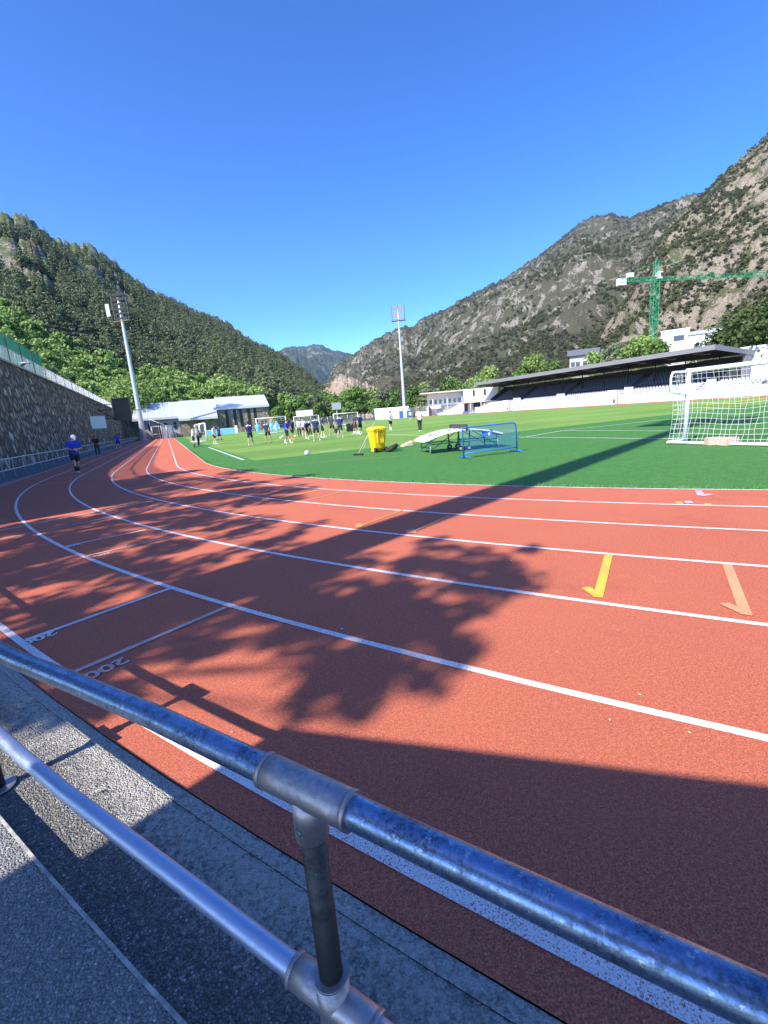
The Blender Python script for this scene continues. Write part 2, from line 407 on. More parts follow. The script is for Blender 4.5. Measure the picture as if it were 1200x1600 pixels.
struct(ring('kerb', 40.503, 40.56, -0.004, M['asphalt']))
walk = struct(ring('walkway', 40.56, 44.6, -0.008, M['asphalt']))
# strip of track surface all round the far side, in front of the stand
# painted lines of the lanes
LW = 0.052
for k in range(7):
    r = R0 + 1.22 * k
    mb = MB(); A, B = oval(r - LW / 2 + (0.03 if k == 0 else 0), z=.004), oval(r + LW / 2 + (0.03 if k == 0 else 0), z=.004)
    for i in range(len(A)): mb.quad(A[i], B[i], B[(i + 1) % len(A)], A[(i + 1) % len(A)])
    if k: mb.quad(TR(92, r - LW / 2, .008), TR(92, r + LW / 2, .008), TR(118.5, r + LW / 2, .008), TR(118.5, r - LW / 2, .008))
    struct(mb.build('lane_line', M['line'], track))
def strip(p0, p1, w, z=.006):
    p0 = Vector((p0.x, p0.y, z)); p1 = Vector((p1.x, p1.y, z)); d = (p1 - p0).normalized(); q = Vector((-d.y, d.x, 0)) * w / 2
    n = max(1, int((p1 - p0).length / 3)); out = []
    for i in range(n):
        a = p0.lerp(p1, i / n); b = p0.lerp(p1, (i + 1) / n); out.append((a - q, b - q, b + q, a + q))
    return out
def painted(name, pix, w, mat, z=.006, parent=track):
    mb = MB()
    for i in range(len(pix) - 1):
        for q in strip(G(*pix[i]), G(*pix[i + 1]), w, z + i * .0015): mb.quad(*q)
    return struct(mb.build(name, mat, parent))
for a, b, w, m in [((40, 1001), (266, 920), .05, 'line'), ((118, 1050), (352, 950), .05, 'line_old'), ((98, 855), (228, 828), .05, 'line'),
                   ((132, 870), (268, 839), .05, 'line_old'), ((-10, 831), (238, 783), .05, 'line'), ((-10, 845), (258, 791), .05, 'line_old'),
                   ((-10, 768), (310, 725), .05, 'line_old'), ((195, 764), (330, 741), .05, 'line_old'), ((240, 741), (350, 723), .05, 'line_old'),
                   ((480, 782), (536, 768), .05, 'orange'), ((430, 765), (520, 747), .04, 'line_old')]:
    painted('start_line', [a, b], w, M[m])
painted('relay_mark', [(951, 868), (934, 934)], .07, M['yellow']); painted('relay_mark', [(934, 932), (915, 919)], .07, M['yellow'], .0085)
painted('relay_mark', [(1136, 882), (1166, 962)], .068, M['orange']); painted('relay_mark', [(1168, 961), (1131, 944)], .07, M['orange'], .0085)
painted('relay_mark', [(630, 797), (558, 824)], .045, M['yellow_old']); painted('relay_mark', [(562, 825), (560, 819)], .09, M['yellow_old'], .0085)
painted('relay_mark', [(703, 806), (640, 833)], .05, M['orange']); painted('relay_mark', [(644, 834), (641, 828)], .12, M['orange'], .0085)
painted('relay_mark', [(496, 766), (436, 779)], .05, M['yellow'])
painted('relay_mark', [(1056, 786), (1066, 786)], .14, M['yellow']); painted('relay_mark', [(1070, 785), (1082, 785)], .16, M['lilac'])
painted('relay_mark', [(1101, 788), (1111, 788.5)], .10, M['yellow'])
painted('relay_mark', [(1091, 767), (1096, 775)], .09, M['lilac']); painted('relay_mark', [(1094, 775), (1111, 773)], .10, M['lilac'], .0085)
def number(txt, uv, h, mat, name='lane_number', xdir=None):
    c = bpy.data.curves.new(name, 'FONT'); c.body = txt; c.size = h * 1.1; c.align_x = 'CENTER'; c.align_y = 'CENTER'; c.fill_mode = 'FRONT'; c.space_character = 1.0
    c.offset = h * 0.035
    tmp = bpy.data.objects.new(name, c); COL.objects.link(tmp)
    dg = bpy.context.evaluated_depsgraph_get(); me = bpy.data.meshes.new_from_object(tmp.evaluated_get(dg)); bpy.data.objects.remove(tmp)
    me.materials.clear(); me.materials.append(mat)
    p = G(*uv); o = bpy.data.objects.new(name, me); COL.objects.link(o); o.parent = track
    d = Vector((p.x - CX, p.y - CY, 0)).normalized() if xdir is None else xdir
    R = Matrix(((d.x, -d.y, 0), (d.y, d.x, 0), (0, 0, 1)))
    o.matrix_world = Matrix.Translation((p.x, p.y, .007)) @ R.to_4x4() @ Matrix.Diagonal((1.05, .9, 1, 1))
    return struct(o)
number('200', (61, 998), .135, M['line']); number('200', (166, 1045), .155, M['line_old'])
number('200', (113, 853), .13, M['line']); number('200', (161, 867), .13, M['line_old']); number('200', (180, 801), .13, M['line_old'])

# the playing field inside the turf border
def field_poly(z):
    return [G(*p, z=z) for p in [(296, 702), (318, 713), (352, 722), (385, 726.5)]]
mb = MB()
c0 = TR(-2.9, 31.2, .004)
mb.quad(TR(-2.9, 31.2, .004), TR(100, 31.2, .004), TR(100, -31.2, .004), TR(-2.9, -31.2, .004))
struct(mb.build('grass_pitch', M['grass']))
pitch = bpy.data.objects['grass_pitch']
def pline(pix, w=.11, m='grassline', z=.009):
    return painted('pitch_line', pix, w, M[m], z, pitch)
for q in [[(1050, 686), (800, 683)], [(815, 684), (880, 673), (1046, 655)], [(880, 673), (1046, 673.5)]]: pline(q, .10)
pline([(326, 699), (381, 719)], .12); pline([(605, 679), (668, 681)], .12); pline([(445, 716), (500, 708)], .10, 'grassline_old'); pline([(500, 707), (536, 701)], .10)
pline([(536, 701), (625, 689)], .09, 'grassline_old'); pline([(381, 719), (445, 716)], .09, 'grassline_old')
pline([(820, 667), (1000, 647)], .10, 'grassline_old'); pline([(700, 664), (830, 654)], .12, 'grassline_old'); pline([(860, 661), (1000, 651)], .10, 'grassline_old')
pline([(1100, 633), (1200, 622)], .5, 'yellow')
pline([(350, 735), (500, 722), (640, 712)], .05, 'grassline_old')

# raised step of the terrace on which the photographer stands
mb = MB()
n = 60; ri, ro = 41.0, 44.2
for i in range(n):
    s0, s1 = -8 - 30 * i / n, -8 - 30 * (i + 1) / n
    a, b, c, d = bend(s0, ri), bend(s0, ro), bend(s1, ro), bend(s1, ri)
    up = Vector((0, 0, .10))
    mb.mi = 0; mb.quad(a + up, b + up, c + up, d + up)
    mb.mi = 1; mb.quad(a, a + up, d + up, d)
s = -8; mb.mi = 1; up = Vector((0, 0, .10)); mb.quad(bend(s, ri), bend(s, ro), bend(s, ro) + up, bend(s, ri) + up)
struct(mb.build('terrace_step', [M['asphalt_step'], M['kerb']]))

mb = MB()
for i in range(n):
    s0, s1 = -8 - 30 * i / n, -8 - 30 * (i + 1) / n; up = Vector((0, 0, .102))
    mb.quad(bend(s0, ri - .002) + up, bend(s0, ri + .009) + up, bend(s1, ri + .009) + up, bend(s1, ri - .002) + up)
    mb.quad(bend(s0, ri - .002) + up, bend(s0, ri - .002) + up * .7, bend(s1, ri - .002) + up * .7, bend(s1, ri - .002) + up)
struct(mb.build('step_nosing', M['kerb'], bpy.data.objects['terrace_step']))

# ------------------------------------------------------------------ tubular railings at the edge of the track
def s_of(p):
    dx, dy = p[0] - CX, p[1] - CY
    return -R0 * math.atan2(-(dx * TX + dy * TY), dx * NX + dy * NY)
SB0, SB1 = s_of(G(330, 1165, .88)), s_of(G(0, 1021, .88))
def rail_r(s, r, z):                       # the hand-set rail runs a little wide of the curve here
    return r + ((.052 if z > .6 else .018) * min(1.0, max(0.0, (s - SB0) / (SB1 - SB0))) ** 1.6 if r < 41 and s < -10 else 0)
def arc(s0, s1, r, z, step=0.25):
    n = max(2, int(abs(s1 - s0) / step)); return [bend(s, rail_r(s, r, z), z) for s in [s0 + (s1 - s0) * i / n for i in range(n + 1)]]
RR, ZT, ZL, PR = 40.918, 0.88, 0.41, 0.0252
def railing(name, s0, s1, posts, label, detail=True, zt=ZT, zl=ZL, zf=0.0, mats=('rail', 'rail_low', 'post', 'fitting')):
    o = bend(s0, RR)
    t = thing(name, o, label, 'railing')
    def B(mb, nm, m, par=t):
        ob = mb.build(nm, M[m], None); ob.parent = par; ob.location = -o if par is t else (0, 0, 0); return ob
    nn = 28 if detail else 8
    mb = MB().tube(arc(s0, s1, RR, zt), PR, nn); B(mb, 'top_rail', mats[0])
    mb = MB().tube(arc(s0, s1, RR, zl), PR * .90, nn); B(mb, 'lower_rail', mats[1])
    for s in posts:
        mb = MB().tube([bend(s, RR, zf - .03), bend(s, RR, zt)], PR * .88, nn); po = B(mb, 'post', mats[2])
        if detail:
            tl = 1 / RR * R0
            mb = MB()
            w = .0300
            mb.tube([bend(s + d, RR, zt) for d in (-.078, -.04, 0, .04, .078)], w, 32)
            for e in (-.078, .070): mb.tube([bend(s + e, RR, zt), bend(s + e + .008, RR, zt)], w * 1.035, 32)
            mb.tube([bend(s, RR, zt), bend(s, RR, zt - .088)], w * .97, 32)
            f = B(mb, 'tee_fitting', mats[3], po)
            q = bend(s, RR + w * .98, zt - .062); q2 = bend(s, RR + w * 1.06, zt - .062)
            B(MB().tube([q, q2], .0045, 10), 'grub_screw', 'bolt', po)
            mb = MB()
            mb.tube([bend(s + d, RR, zl) for d in (-.082, -.04, 0, .04, .082)], w * 1.02, 32)
            for e in (-.082, .074): mb.tube([bend(s + e, RR, zl), bend(s + e + .008, RR, zl)], w * 1.06, 32)
            mb.tube([bend(s, RR, zl - .07), bend(s, RR, zl + .062)], w * 1.04, 32)
            mb.tube([bend(s, RR, zl + .062), bend(s, RR, zl + .067)], w * 1.10, 32)
            B(mb, 'cross_fitting', mats[3], po)
            q = bend(s, RR + w, zl - .045); q2 = bend(s, RR + w * 1.2, zl - .045)
            B(MB().tube([q, q2], .009, 6), 'grub_screw', 'bolt', po)
            B(MB().tube([bend(s, RR, zf - .004), bend(s, RR, zf + .008)], .06, 24), 'base_flange', mats[3], po)
    return t
pn = G(487, 1225, .88); sN = s_of(pn); sL = s_of(G(3, 1228)); dS = sN - sL
near_posts = [sN + k * dS for k in range(-5, 3)]
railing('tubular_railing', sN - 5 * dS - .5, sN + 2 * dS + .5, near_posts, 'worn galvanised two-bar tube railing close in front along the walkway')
railing('tubular_railing', 118, -9.6, [118 - 1.62 * i for i in range(79)], 'long two-bar railing along the foot of the rubble stone wall', False, .90, .42, 0, ('galvpole', 'galvpole', 'grey', 'grey'))

# ragged edge of the turf along the kerb line, and bits of leaf on the ground
mb = MB(); rg = random.Random(3)
for i in range(9000):
    s_ = -60 + 78 * rg.random(); r_ = R0 + .03 - .16 * rg.random() ** 1.5; b0 = bend(s_, r_); h_ = .025 + .045 * rg.random(); a_ = rg.random() * 6.28; w_ = .006
    tip = b0 + Vector((math.cos(a_ + 1) * .03, math.sin(a_ + 1) * .03, h_))
    mb.add([b0 + Vector((math.cos(a_) * w_, math.sin(a_) * w_, 0)), b0 - Vector((math.cos(a_) * w_, math.sin(a_) * w_, 0)), tip], [(0, 1, 2)])
tag(mb.build('grass_fringe', simple('turf_blades', (0.075, 0.24, 0.055), .7, 0, .4, 3)), 'ragged fringe of green turf blades along the inner edge of the track', 'grass', None, 'stuff')
mb = MB()
for i in range(170):
    s_ = -8 - 24 * rg.random(); r_ = 37 + 5.5 * rg.random(); z_ = .010 if r_ < 40.97 else .112; b0 = bend(s_, r_, z_); a_ = rg.random() * 6.28; l_ = .006 + .014 * rg.random() ** 2; c_, q_ = math.cos(a_), math.sin(a_)
    mb.add([b0 + Vector((c_ * l_, q_ * l_, 0)), b0 + Vector((-q_ * l_ * .4, c_ * l_ * .4, .004)), b0 - Vector((c_ * l_, q_ * l_, -.002)), b0 + Vector((q_ * l_ * .4, -c_ * l_ * .4, 0))], [(0, 1, 2, 3)])
tag(mb.build('leaf_litter', simple('dry_leaf', (0.55, 0.47, 0.36), .8, 0, .4, 40)), 'tiny pale leaf scraps scattered over the track and walkway', 'litter', None, 'stuff')

# ------------------------------------------------------------------ noise for the terrain
_perm = rng.random((64, 64, 64)).astype(np.float32)
def vnoise(x, y, z=0.0):
    x = np.asarray(x, float); y = np.asarray(y, float); z = np.zeros_like(x) + z
    xi, yi, zi = np.floor(x).astype(int), np.floor(y).astype(int), np.floor(z).astype(int)
    fx, fy, fz = x - xi, y - yi, z - zi
    fx, fy, fz = [f * f * (3 - 2 * f) for f in (fx, fy, fz)]
    g = lambda a, b, c: _perm[a & 63, b & 63, c & 63]
    def L(a, b, t): return a + (b - a) * t
    return L(L(L(g(xi, yi, zi), g(xi + 1, yi, zi), fx), L(g(xi, yi + 1, zi), g(xi + 1, yi + 1, zi), fx), fy),
             L(L(g(xi, yi, zi + 1), g(xi + 1, yi, zi + 1), fx), L(g(xi, yi + 1, zi + 1), g(xi + 1, yi + 1, zi + 1), fx), fy), fz)
def fbm(x, y, oct=5, gain=.5, z=0.0, ridged=False):
    a = 1.0; t = 0.0; tot = 0.0; f = 1.0
    for o in range(oct):
        v = vnoise(x * f + o * 17.3, y * f + o * 9.1, z + o * 3.7)
        if ridged: v = 1 - np.abs(2 * v - 1)
        t = t + a * v; tot += a; a *= gain; f *= 2.03
    return t / tot

def mountain(name, sky, az0, az1, rbase, rridge, z0, mat, naz, nr, amp, scale, power=1.0, rough=0.15, redge=.10):
    pts = sorted(azel(*p) for p in sky)
    A = np.array([p[0] for p in pts]); E = np.array([p[1] for p in pts])
    az = np.linspace(rad(az0), rad(az1), naz)
    el = np.interp(az, A, E)
    el = el + (fbm(az * 300, az * 0 + 5, 4) - .5) * rough * 0.012 * np.clip((el - .01) * 20, 0, 1)
    rb = np.array([rbase(math.degrees(a)) for a in az]); r1 = np.array([rridge(math.degrees(a)) for a in az])
    sv = np.concatenate([[-0.004], np.linspace(0, 1, nr) ** 1.25, [1.04, 1.12, 1.3]])
    Sg, AZ = np.meshgrid(sv, az, indexing='ij')
    Rr = rb[None] + (r1 - rb)[None] * Sg
    H1 = EYE.z + r1 * np.tan(el)
    f = np.where(Sg <= 1, np.maximum(Sg, 0) ** power, 1 - (Sg - 1) * 1.3)
    X, Y = Rr * np.sin(AZ), Rr * np.cos(AZ)
    Z = z0 + (H1[None] - z0) * f
    env = np.clip(Sg * 6, 0, 1) * np.clip(np.where(Sg < 1, (1 - Sg) * 2.2, 0) + redge, 0, 1)
    nz = fbm(X / scale, Y / scale, 6, .52, 0.0, True) - .55 + 0.35 * (fbm(X / scale * 5, Y / scale * 5, 4, .55, 4.0) - .5)
    Z = Z + amp * env * nz
    Z[0] = -2.0
    V = np.stack([X, Y, Z], -1)
    n0, n1 = Sg.shape
    idx = np.arange(n0 * n1).reshape(n0, n1)
    F = np.stack([idx[:-1, :-1], idx[:-1, 1:], idx[1:, 1:], idx[1:, :-1]], -1).reshape(-1, 4)
    o = npmesh(name, V.reshape(-1, 3), F, mat, True); o['kind'] = 'structure'
    return o, V, az, sv

M['mt_left'] = mountain_material('left_mountain', (0.08, 0.11, 0.045), (0.12, 0.16, 0.06), (0.25, 0.215, 0.165), (0.35, 0.30, 0.235), 0.34, 1.3)
M['mt_right'] = mountain_material('rocky_mountain', (0.070, 0.078, 0.040), (0.105, 0.110, 0.058), (0.22, 0.185, 0.145), (0.33, 0.275, 0.215), 0.345, 4.6, (0.11, 0.12, 0.058))
M['mt_mid'] = mountain_material('mid_mountain', (0.058, 0.058, 0.040), (0.095, 0.090, 0.060), (0.21, 0.19, 0.165), (0.32, 0.29, 0.25), 0.28, 2.6, (0.075, 0.088, 0.048))
M['mt_far'] = mountain_material('far_mountain', (0.05, 0.065, 0.04), (0.075, 0.09, 0.055), (0.25, 0.24, 0.22), (0.32, 0.30, 0.28), 0.28, 0.22)
M['mt_cliff'] = mountain_material('cliff_rock', (0.06, 0.075, 0.03), (0.09, 0.11, 0.045), (0.36, 0.275, 0.21), (0.46, 0.37, 0.29), 0.52, 1.0)

def lerpf(*kv):
    xs = [k for k, v in kv]; ys = [v for k, v in kv]
    return lambda a: float(np.interp(a, xs, ys))
skyL = [(-240, 330), (-120, 322), (-60, 335), (0, 337), (25, 336), (38, 336), (48, 345), (75, 366), (100, 381), (122, 384), (130, 381), (152, 391), (176, 406), (195, 424), (210, 436),
        (240, 456), (275, 470), (300, 484), (340, 499), (362, 510), (376, 520), (396, 535), (420, 545), (440, 556), (455, 568), (470, 576), (490, 592), (515, 614), (540, 632), (560, 644)]
left_mt, LV, Laz, Ls = mountain('mountain', skyL, -62, -3.2, lerpf((-62, 120), (-40, 128), (-34, 138), (-29, 152), (-26, 165), (-12, 178), (-3, 330)),
                                lerpf((-62, 520), (-36, 600), (-24, 780), (-14, 1050), (-3, 1400)), 6.0, M['mt_left'], 330, 190, 34, 170, 1.12, 1.5)
skyR = [(905, 600), (930, 556), (950, 520), (962, 498), (975, 470), (990, 438), (1005, 410), (1020, 388), (1040, 360), (1058, 340), (1075, 326), (1088, 311), (1100, 301), (1122, 279), (1150, 255), (1175, 234), (1200, 213), (1230, 190), (1290, 155), (1400, 120), (1600, 90)]
right_mt, RV, Raz, Rs = mountain('mountain', skyR, 23.4, 62, lerpf((23, 215), (62, 170)), lerpf((23, 560), (30, 640), (40, 720), (62, 620)), 4.0, M['mt_right'], 300, 210, 62, 110, 1.05, .9)
skyM = [(500, 622), (512, 605), (525, 575), (551, 554), (570, 541), (600, 525), (622, 514), (634, 512), (646, 515), (652, 507), (660, 499), (675, 492), (690, 487), (705, 480), (720, 470), (735, 462), (750, 454), (765, 446), (780, 441), (800, 430), (820, 414),
        (835, 406), (850, 394), (865, 385), (880, 371), (900, 355), (912, 345), (925, 340), (940, 337), (955, 334), (970, 338), (985, 340), (1005, 330), (1040, 318), (1060, 317), (1088, 309), (1120, 300), (1200, 290), (1300, 290)]
mid_mt, MV, Maz, Ms = mountain('mountain', skyM, -6.2, 40, lerpf((-6, 620), (4, 420), (20, 330), (40, 320)), lerpf((-6, 2100), (2, 2000), (12, 1700), (26, 1800), (40, 1700)), 2.0, M['mt_mid'], 420, 220, 120, 300, 1.02, .5, .03)
skyF = [(380, 590), (420, 552), (435, 548), (450, 541), (478, 541), (490, 536.5), (500, 540), (506, 543), (520, 551), (535, 550.5), (551, 553), (575, 560), (640, 590)]
mountain('mountain', skyF, -14, 2, lerpf((-14, 2600), (2, 2600)), lerpf((-14, 5200), (2, 5200)), 2.0, M['mt_far'], 160, 80, 420, 900, 1.0, .35)
skyC = [(490, 640), (505, 622), (515, 609), (524, 592), (532, 585), (540, 588), (556, 593), (566, 599), (580, 605), (592, 616), (612, 632), (640, 645)]
mountain('mountain', skyC, -7.6, 2.0, lerpf((-8, 330), (2, 330)), lerpf((-8, 560), (2, 520)), 1.0, M['mt_cliff'], 130, 60, 30, 60, 0.8, .9)

# ------------------------------------------------------------------ trees
def leaf_cloud(centers, radii, counts, size, r, flat=0.85, droop=0.0):
    """many leaf-cluster quads spread through the volume of a set of clumps"""
    vs = []; fs = []
    for (c, R, k) in zip(centers, radii, counts):
        d = r.normal(size=(k, 3)); d /= np.linalg.norm(d, axis=1)[:, None]
        rad_ = (r.random(k) ** 0.42)[:, None]
        p = np.array(c) + d * rad_ * np.array([R, R, R * flat])
        nrm = d * 0.8 + r.normal(size=(k, 3)) * 0.55; nrm[:, 2] += 0.35; nrm /= np.linalg.norm(nrm, axis=1)[:, None]
        a = np.cross(nrm, r.normal(size=(k, 3))); a /= np.linalg.norm(a, axis=1)[:, None] + 1e-9
        b = np.cross(nrm, a)
        s = size * (0.55 + 0.9 * r.random(k))[:, None]
        q = np.stack([p - a * s - b * s * .6, p + a * s * .3 - b * s * .8, p + a * s + b * s * .45, p - a * s * .25 + b * s * .85], 1)
        vs.append(q.reshape(-1, 3))
    V = np.concatenate(vs); F = np.arange(len(V)).reshape(-1, 4)
    return V, F
def broad_tree_mesh(h, w, seed, k=900, leaf=.26, clumps=16):
    r = np.random.default_rng(seed); cs = []; rs = []
    for i in range(clumps):
        u = r.random(); z = h * (0.30 + 0.62 * u); prof = math.sin(PI * min(1, max(0, (u * .86 + .10)))) ** .7
        a = r.random() * 2 * PI; d = w / 2 * prof * (0.35 + 0.5 * r.random())
        cs.append((d * math.cos(a), d * math.sin(a), z)); rs.append(w * (0.13 + 0.12 * r.random()))
    cs.append((0, 0, h * .9)); rs.append(w * .14)
    tot = sum(x ** 2 for x in rs); cnt = [max(6, int(k * x ** 2 / tot)) for x in rs]
    V, F = leaf_cloud(cs, rs, cnt, leaf, r)
    return V, F, cs
def pine_mesh(h, w, seed, k=700, leaf=.3, tiers=9, gap=.16):
    r = np.random.default_rng(seed); cs = []; rs = []
    for i in range(tiers):
        u = i / (tiers - 1); z = h * (gap + (0.96 - gap) * u); R = w / 2 * (1 - u) ** .75 + w * .05
        m = 5 if u < .75 else 2
        for j in range(m):
            a = 2 * PI * (j + .5 * (i % 2)) / m + r.random() * .8; d = R * (.5 + .25 * r.random())
            cs.append((d * math.cos(a), d * math.sin(a), z - d * .18)); rs.append(R * .42)
    tot = sum(x ** 2 for x in rs); cnt = [max(4, int(k * x ** 2 / tot)) for x in rs]
    V, F = leaf_cloud(cs, rs, cnt, leaf, r, .5)
    return V, F, cs
def trunk_mb(h, r0, cs, seed, limbs=7, lean=0.0):
    r = random.Random(seed); mb = MB()
    pts = [(lean * h * t * t + .04 * h * math.sin(3 * t + seed) * t, .03 * h * math.sin(2.2 * t + 2 * seed) * t, h * t * .9) for t in [i / 7 for i in range(8)]]
    mb.tube(pts, [r0 * (1.25 if i == 0 else 1 - .85 * i / 7) for i in range(8)], 9)
    order = sorted(range(len(cs)), key=lambda i: cs[i][2])
    for i in order[::max(1, len(order) // limbs)]:
        c = cs[i]; z0 = max(.18 * h, c[2] - .16 * h); t = z0 / (h * .9); j = min(6, int(t * 7)); f = t * 7 - j
        p0 = [pts[j][q] + (pts[j + 1][q] - pts[j][q]) * f for q in range(3)]
        m = [(p0[q] + c[q]) / 2 for q in range(3)]; m[2] -= .02 * h
        mb.tube([p0, m, c], [r0 * .38, r0 * .25, r0 * .06], 6)
    return mb
def make_tree(name, loc, h, w, seed, kind, label, cat, group=None, mat='leafA', k=2600, leaf=.24, clumps=22, scale=1.0):
    t = thing(name, loc, label, cat, group, rz=seed * 1.3)
    if kind == 'pine': V, F, cs = pine_mesh(h, w, seed, k, leaf)
    else: V, F, cs = broad_tree_mesh(h, w, seed, k, leaf, clumps)
    npmesh('crown', V, F, M[mat], False, t)
    trunk_mb(h, h * .022, cs, seed).build('trunk', M['bark'], t)
    return t

# forests that cover the slopes: low trees instanced on scattered points
def proto_coll(name, meshes):
    c = bpy.data.collections.new(name)
    for i, (V, F, mat) in enumerate(meshes):
        me = bpy.data.meshes.new(name)
        me.from_pydata(V.tolist(), [], F.tolist()); me.materials.append(mat); me.update()
        c.objects.link(bpy.data.objects.new(name, me))
    return c
def scatter(name, P, scale, coll, label, cat):
    me = bpy.data.meshes.new(name); me.from_pydata(np.asarray(P).tolist(), [], [])
    k = len(P)
    a = me.attributes.new('tscale', 'FLOAT', 'POINT'); a.data.foreach_set('value', np.asarray(scale, dtype=np.float32))
    a = me.attributes.new('trot', 'FLOAT', 'POINT'); a.data.foreach_set('value', (rng.random(k) * 6.28).astype(np.float32))
    o = bpy.data.objects.new(name, me); COL.objects.link(o)
    ng = bpy.data.node_groups.new(name, 'GeometryNodeTree')
    ng.interface.new_socket('Geometry', in_out='INPUT', socket_type='NodeSocketGeometry'); ng.interface.new_socket('Geometry', in_out='OUTPUT', socket_type='NodeSocketGeometry')
    N = ng.nodes; gi, go = N.new('NodeGroupInput'), N.new('NodeGroupOutput'); ip = N.new('GeometryNodeInstanceOnPoints'); ci = N.new('GeometryNodeCollectionInfo')
    ci.inputs['Collection'].default_value = coll; ci.inputs['Separate Children'].default_value = True; ci.inputs['Reset Children'].default_value = True
    s1 = N.new('GeometryNodeInputNamedAttribute'); s1.inputs['Name'].default_value = 'tscale'
    r1 = N.new('GeometryNodeInputNamedAttribute'); r1.inputs['Name'].default_value = 'trot'
    cx = N.new('ShaderNodeCombineXYZ')
    ng.links.new(gi.outputs[0], ip.inputs['Points']); ng.links.new(ci.outputs[0], ip.inputs['Instance']); ip.inputs['Pick Instance'].default_value = True
    ng.links.new(r1.outputs['Attribute'], cx.inputs[2]); ng.links.new(cx.outputs[0], ip.inputs['Rotation'])
    ng.links.new(s1.outputs['Attribute'], ip.inputs['Scale']); ng.links.new(ip.outputs[0], go.inputs[0])
    md = o.modifiers.new('scatter', 'NODES'); md.node_group = ng
    tag(o, label, cat, None, 'stuff'); return o
def grid_points(V, az, sv, k, bias=1.0, smax=1.0, smin=0.0):
    """random points on a terrain grid, evenly in plan, thinned with distance"""
    out = []; n0, n1 = V.shape[:2]
    u = rng.random(k); s = smin + (smax - smin) * rng.random(k) ** bias
    i = np.interp(s, sv, np.arange(len(sv))); j = u * (n1 - 1)
    i0 = np.minimum(i.astype(int), n0 - 2); j0 = np.minimum(j.astype(int), n1 - 2); fi = (i - i0)[:, None]; fj = (j - j0)[:, None]
    P = (V[i0, j0] * (1 - fi) + V[i0 + 1, j0] * fi) * (1 - fj) + (V[i0, j0 + 1] * (1 - fi) + V[i0 + 1, j0 + 1] * fi) * fj
    N = np.cross(V[np.minimum(i0 + 1, n0 - 1), j0] - V[i0, j0], V[i0, j0 + 1] - V[i0, j0]); N /= np.linalg.norm(N, axis=1)[:, None] + 1e-9
    return P, np.abs(N[:, 2])
broadP = proto_coll('broad_tree', [broad_tree_mesh(8, 7.0, 100 + i, 420, .40, 13)[:2] + (M['leafB'],) for i in range(3)] + [broad_tree_mesh(7, 6.4, 120 + i, 380, .40, 11)[:2] + (M['leafA'],) for i in range(2)])
pineP = proto_coll('pine_tree', [pine_mesh(11, 4.6, 200 + i, 260, .42, 7, .12)[:2] + (M['leafC'],) for i in range(3)] + [broad_tree_mesh(9.5, 4.8, 230 + i, 240, .45, 8)[:2] + (M['leafC'],) for i in range(2)])
bushP = proto_coll('bush', [broad_tree_mesh(3.4, 4.4, 300 + i, 90, .40, 7)[:2] + (M['shrub'],) for i in range(3)])

P, nz = grid_points(LV, Laz, Ls, 21000, 1.15)
azp = np.degrees(np.arctan2(P[:, 0], P[:, 1])); elp = np.degrees(np.arctan2(P[:, 2] + 3 - EYE.z, np.hypot(P[:, 0], P[:, 1])))
bx = np.array([azel(*p) for p in [(-60, 470), (0, 482), (40, 505), (80, 535), (120, 562), (170, 575), (210, 585), (250, 592), (300, 603), (350, 612), (400, 626), (430, 648)]])
bound = np.interp(azp, np.degrees(bx[:, 0]), np.degrees(bx[:, 1])) + (fbm(P[:, 0] / 22, P[:, 1] / 22, 3) - .5) * 3.2
dist = np.hypot(P[:, 0], P[:, 1])
rocky = fbm(P[:, 0] / 30, P[:, 1] / 30, 4, .55, 2.0)
sfrac = elp / np.maximum(1, np.degrees(np.interp(np.radians(azp), *np.array(sorted(azel(*p) for p in skyL)).T)))
isb = elp < bound
keep_b = isb & ((azp < -28.6) | (dist > 168))
keep_p = (~isb) & ~((rocky > .57) & (sfrac > .6)) & ~((rocky > .47) & (sfrac > .82) & (azp < -26)) & (sfrac < .975)
pb = P[keep_b]; scatter('woodland', pb, .62 + .55 * rng.random(len(pb)), broadP, 'bright green broadleaf wood on the foot of the left mountain', 'woodland')
pp = P[keep_p]; dd = dist[keep_p]
scatter('pine_forest', pp, (.72 + .5 * rng.random(len(pp))) * np.interp(dd, [150, 600, 1400], [.95, 1.0, 1.25]), pineP, 'dark pine forest climbing the left mountain', 'forest')
P, nz = grid_points(RV, Raz, Rs, 30000, .95)
v = fbm(P[:, 0] / 24, P[:, 1] / 24, 4, .6, 7.0)
k = v > .40 + .22 * rng.random(len(v)) - .05; pr = P[k]; scatter('hillside_scrub', pr, .28 + .60 * rng.random(len(pr)) ** 1.6, bushP, 'olive scrub between the bare rocks of the right mountain', 'scrub')
P, nz = grid_points(MV, Maz, Ms, 28000, 1.2)
v = fbm(P[:, 0] / 70, P[:, 1] / 70, 4, .6, 7.0)
k = v > .38 + .22 * rng.random(len(v)) - .05; pr = P[k]; scatter('hillside_scrub', pr, .55 + .9 * rng.random(len(pr)) ** 1.5, bushP, 'grey green scrub over the long mountain beyond the stand', 'scrub')

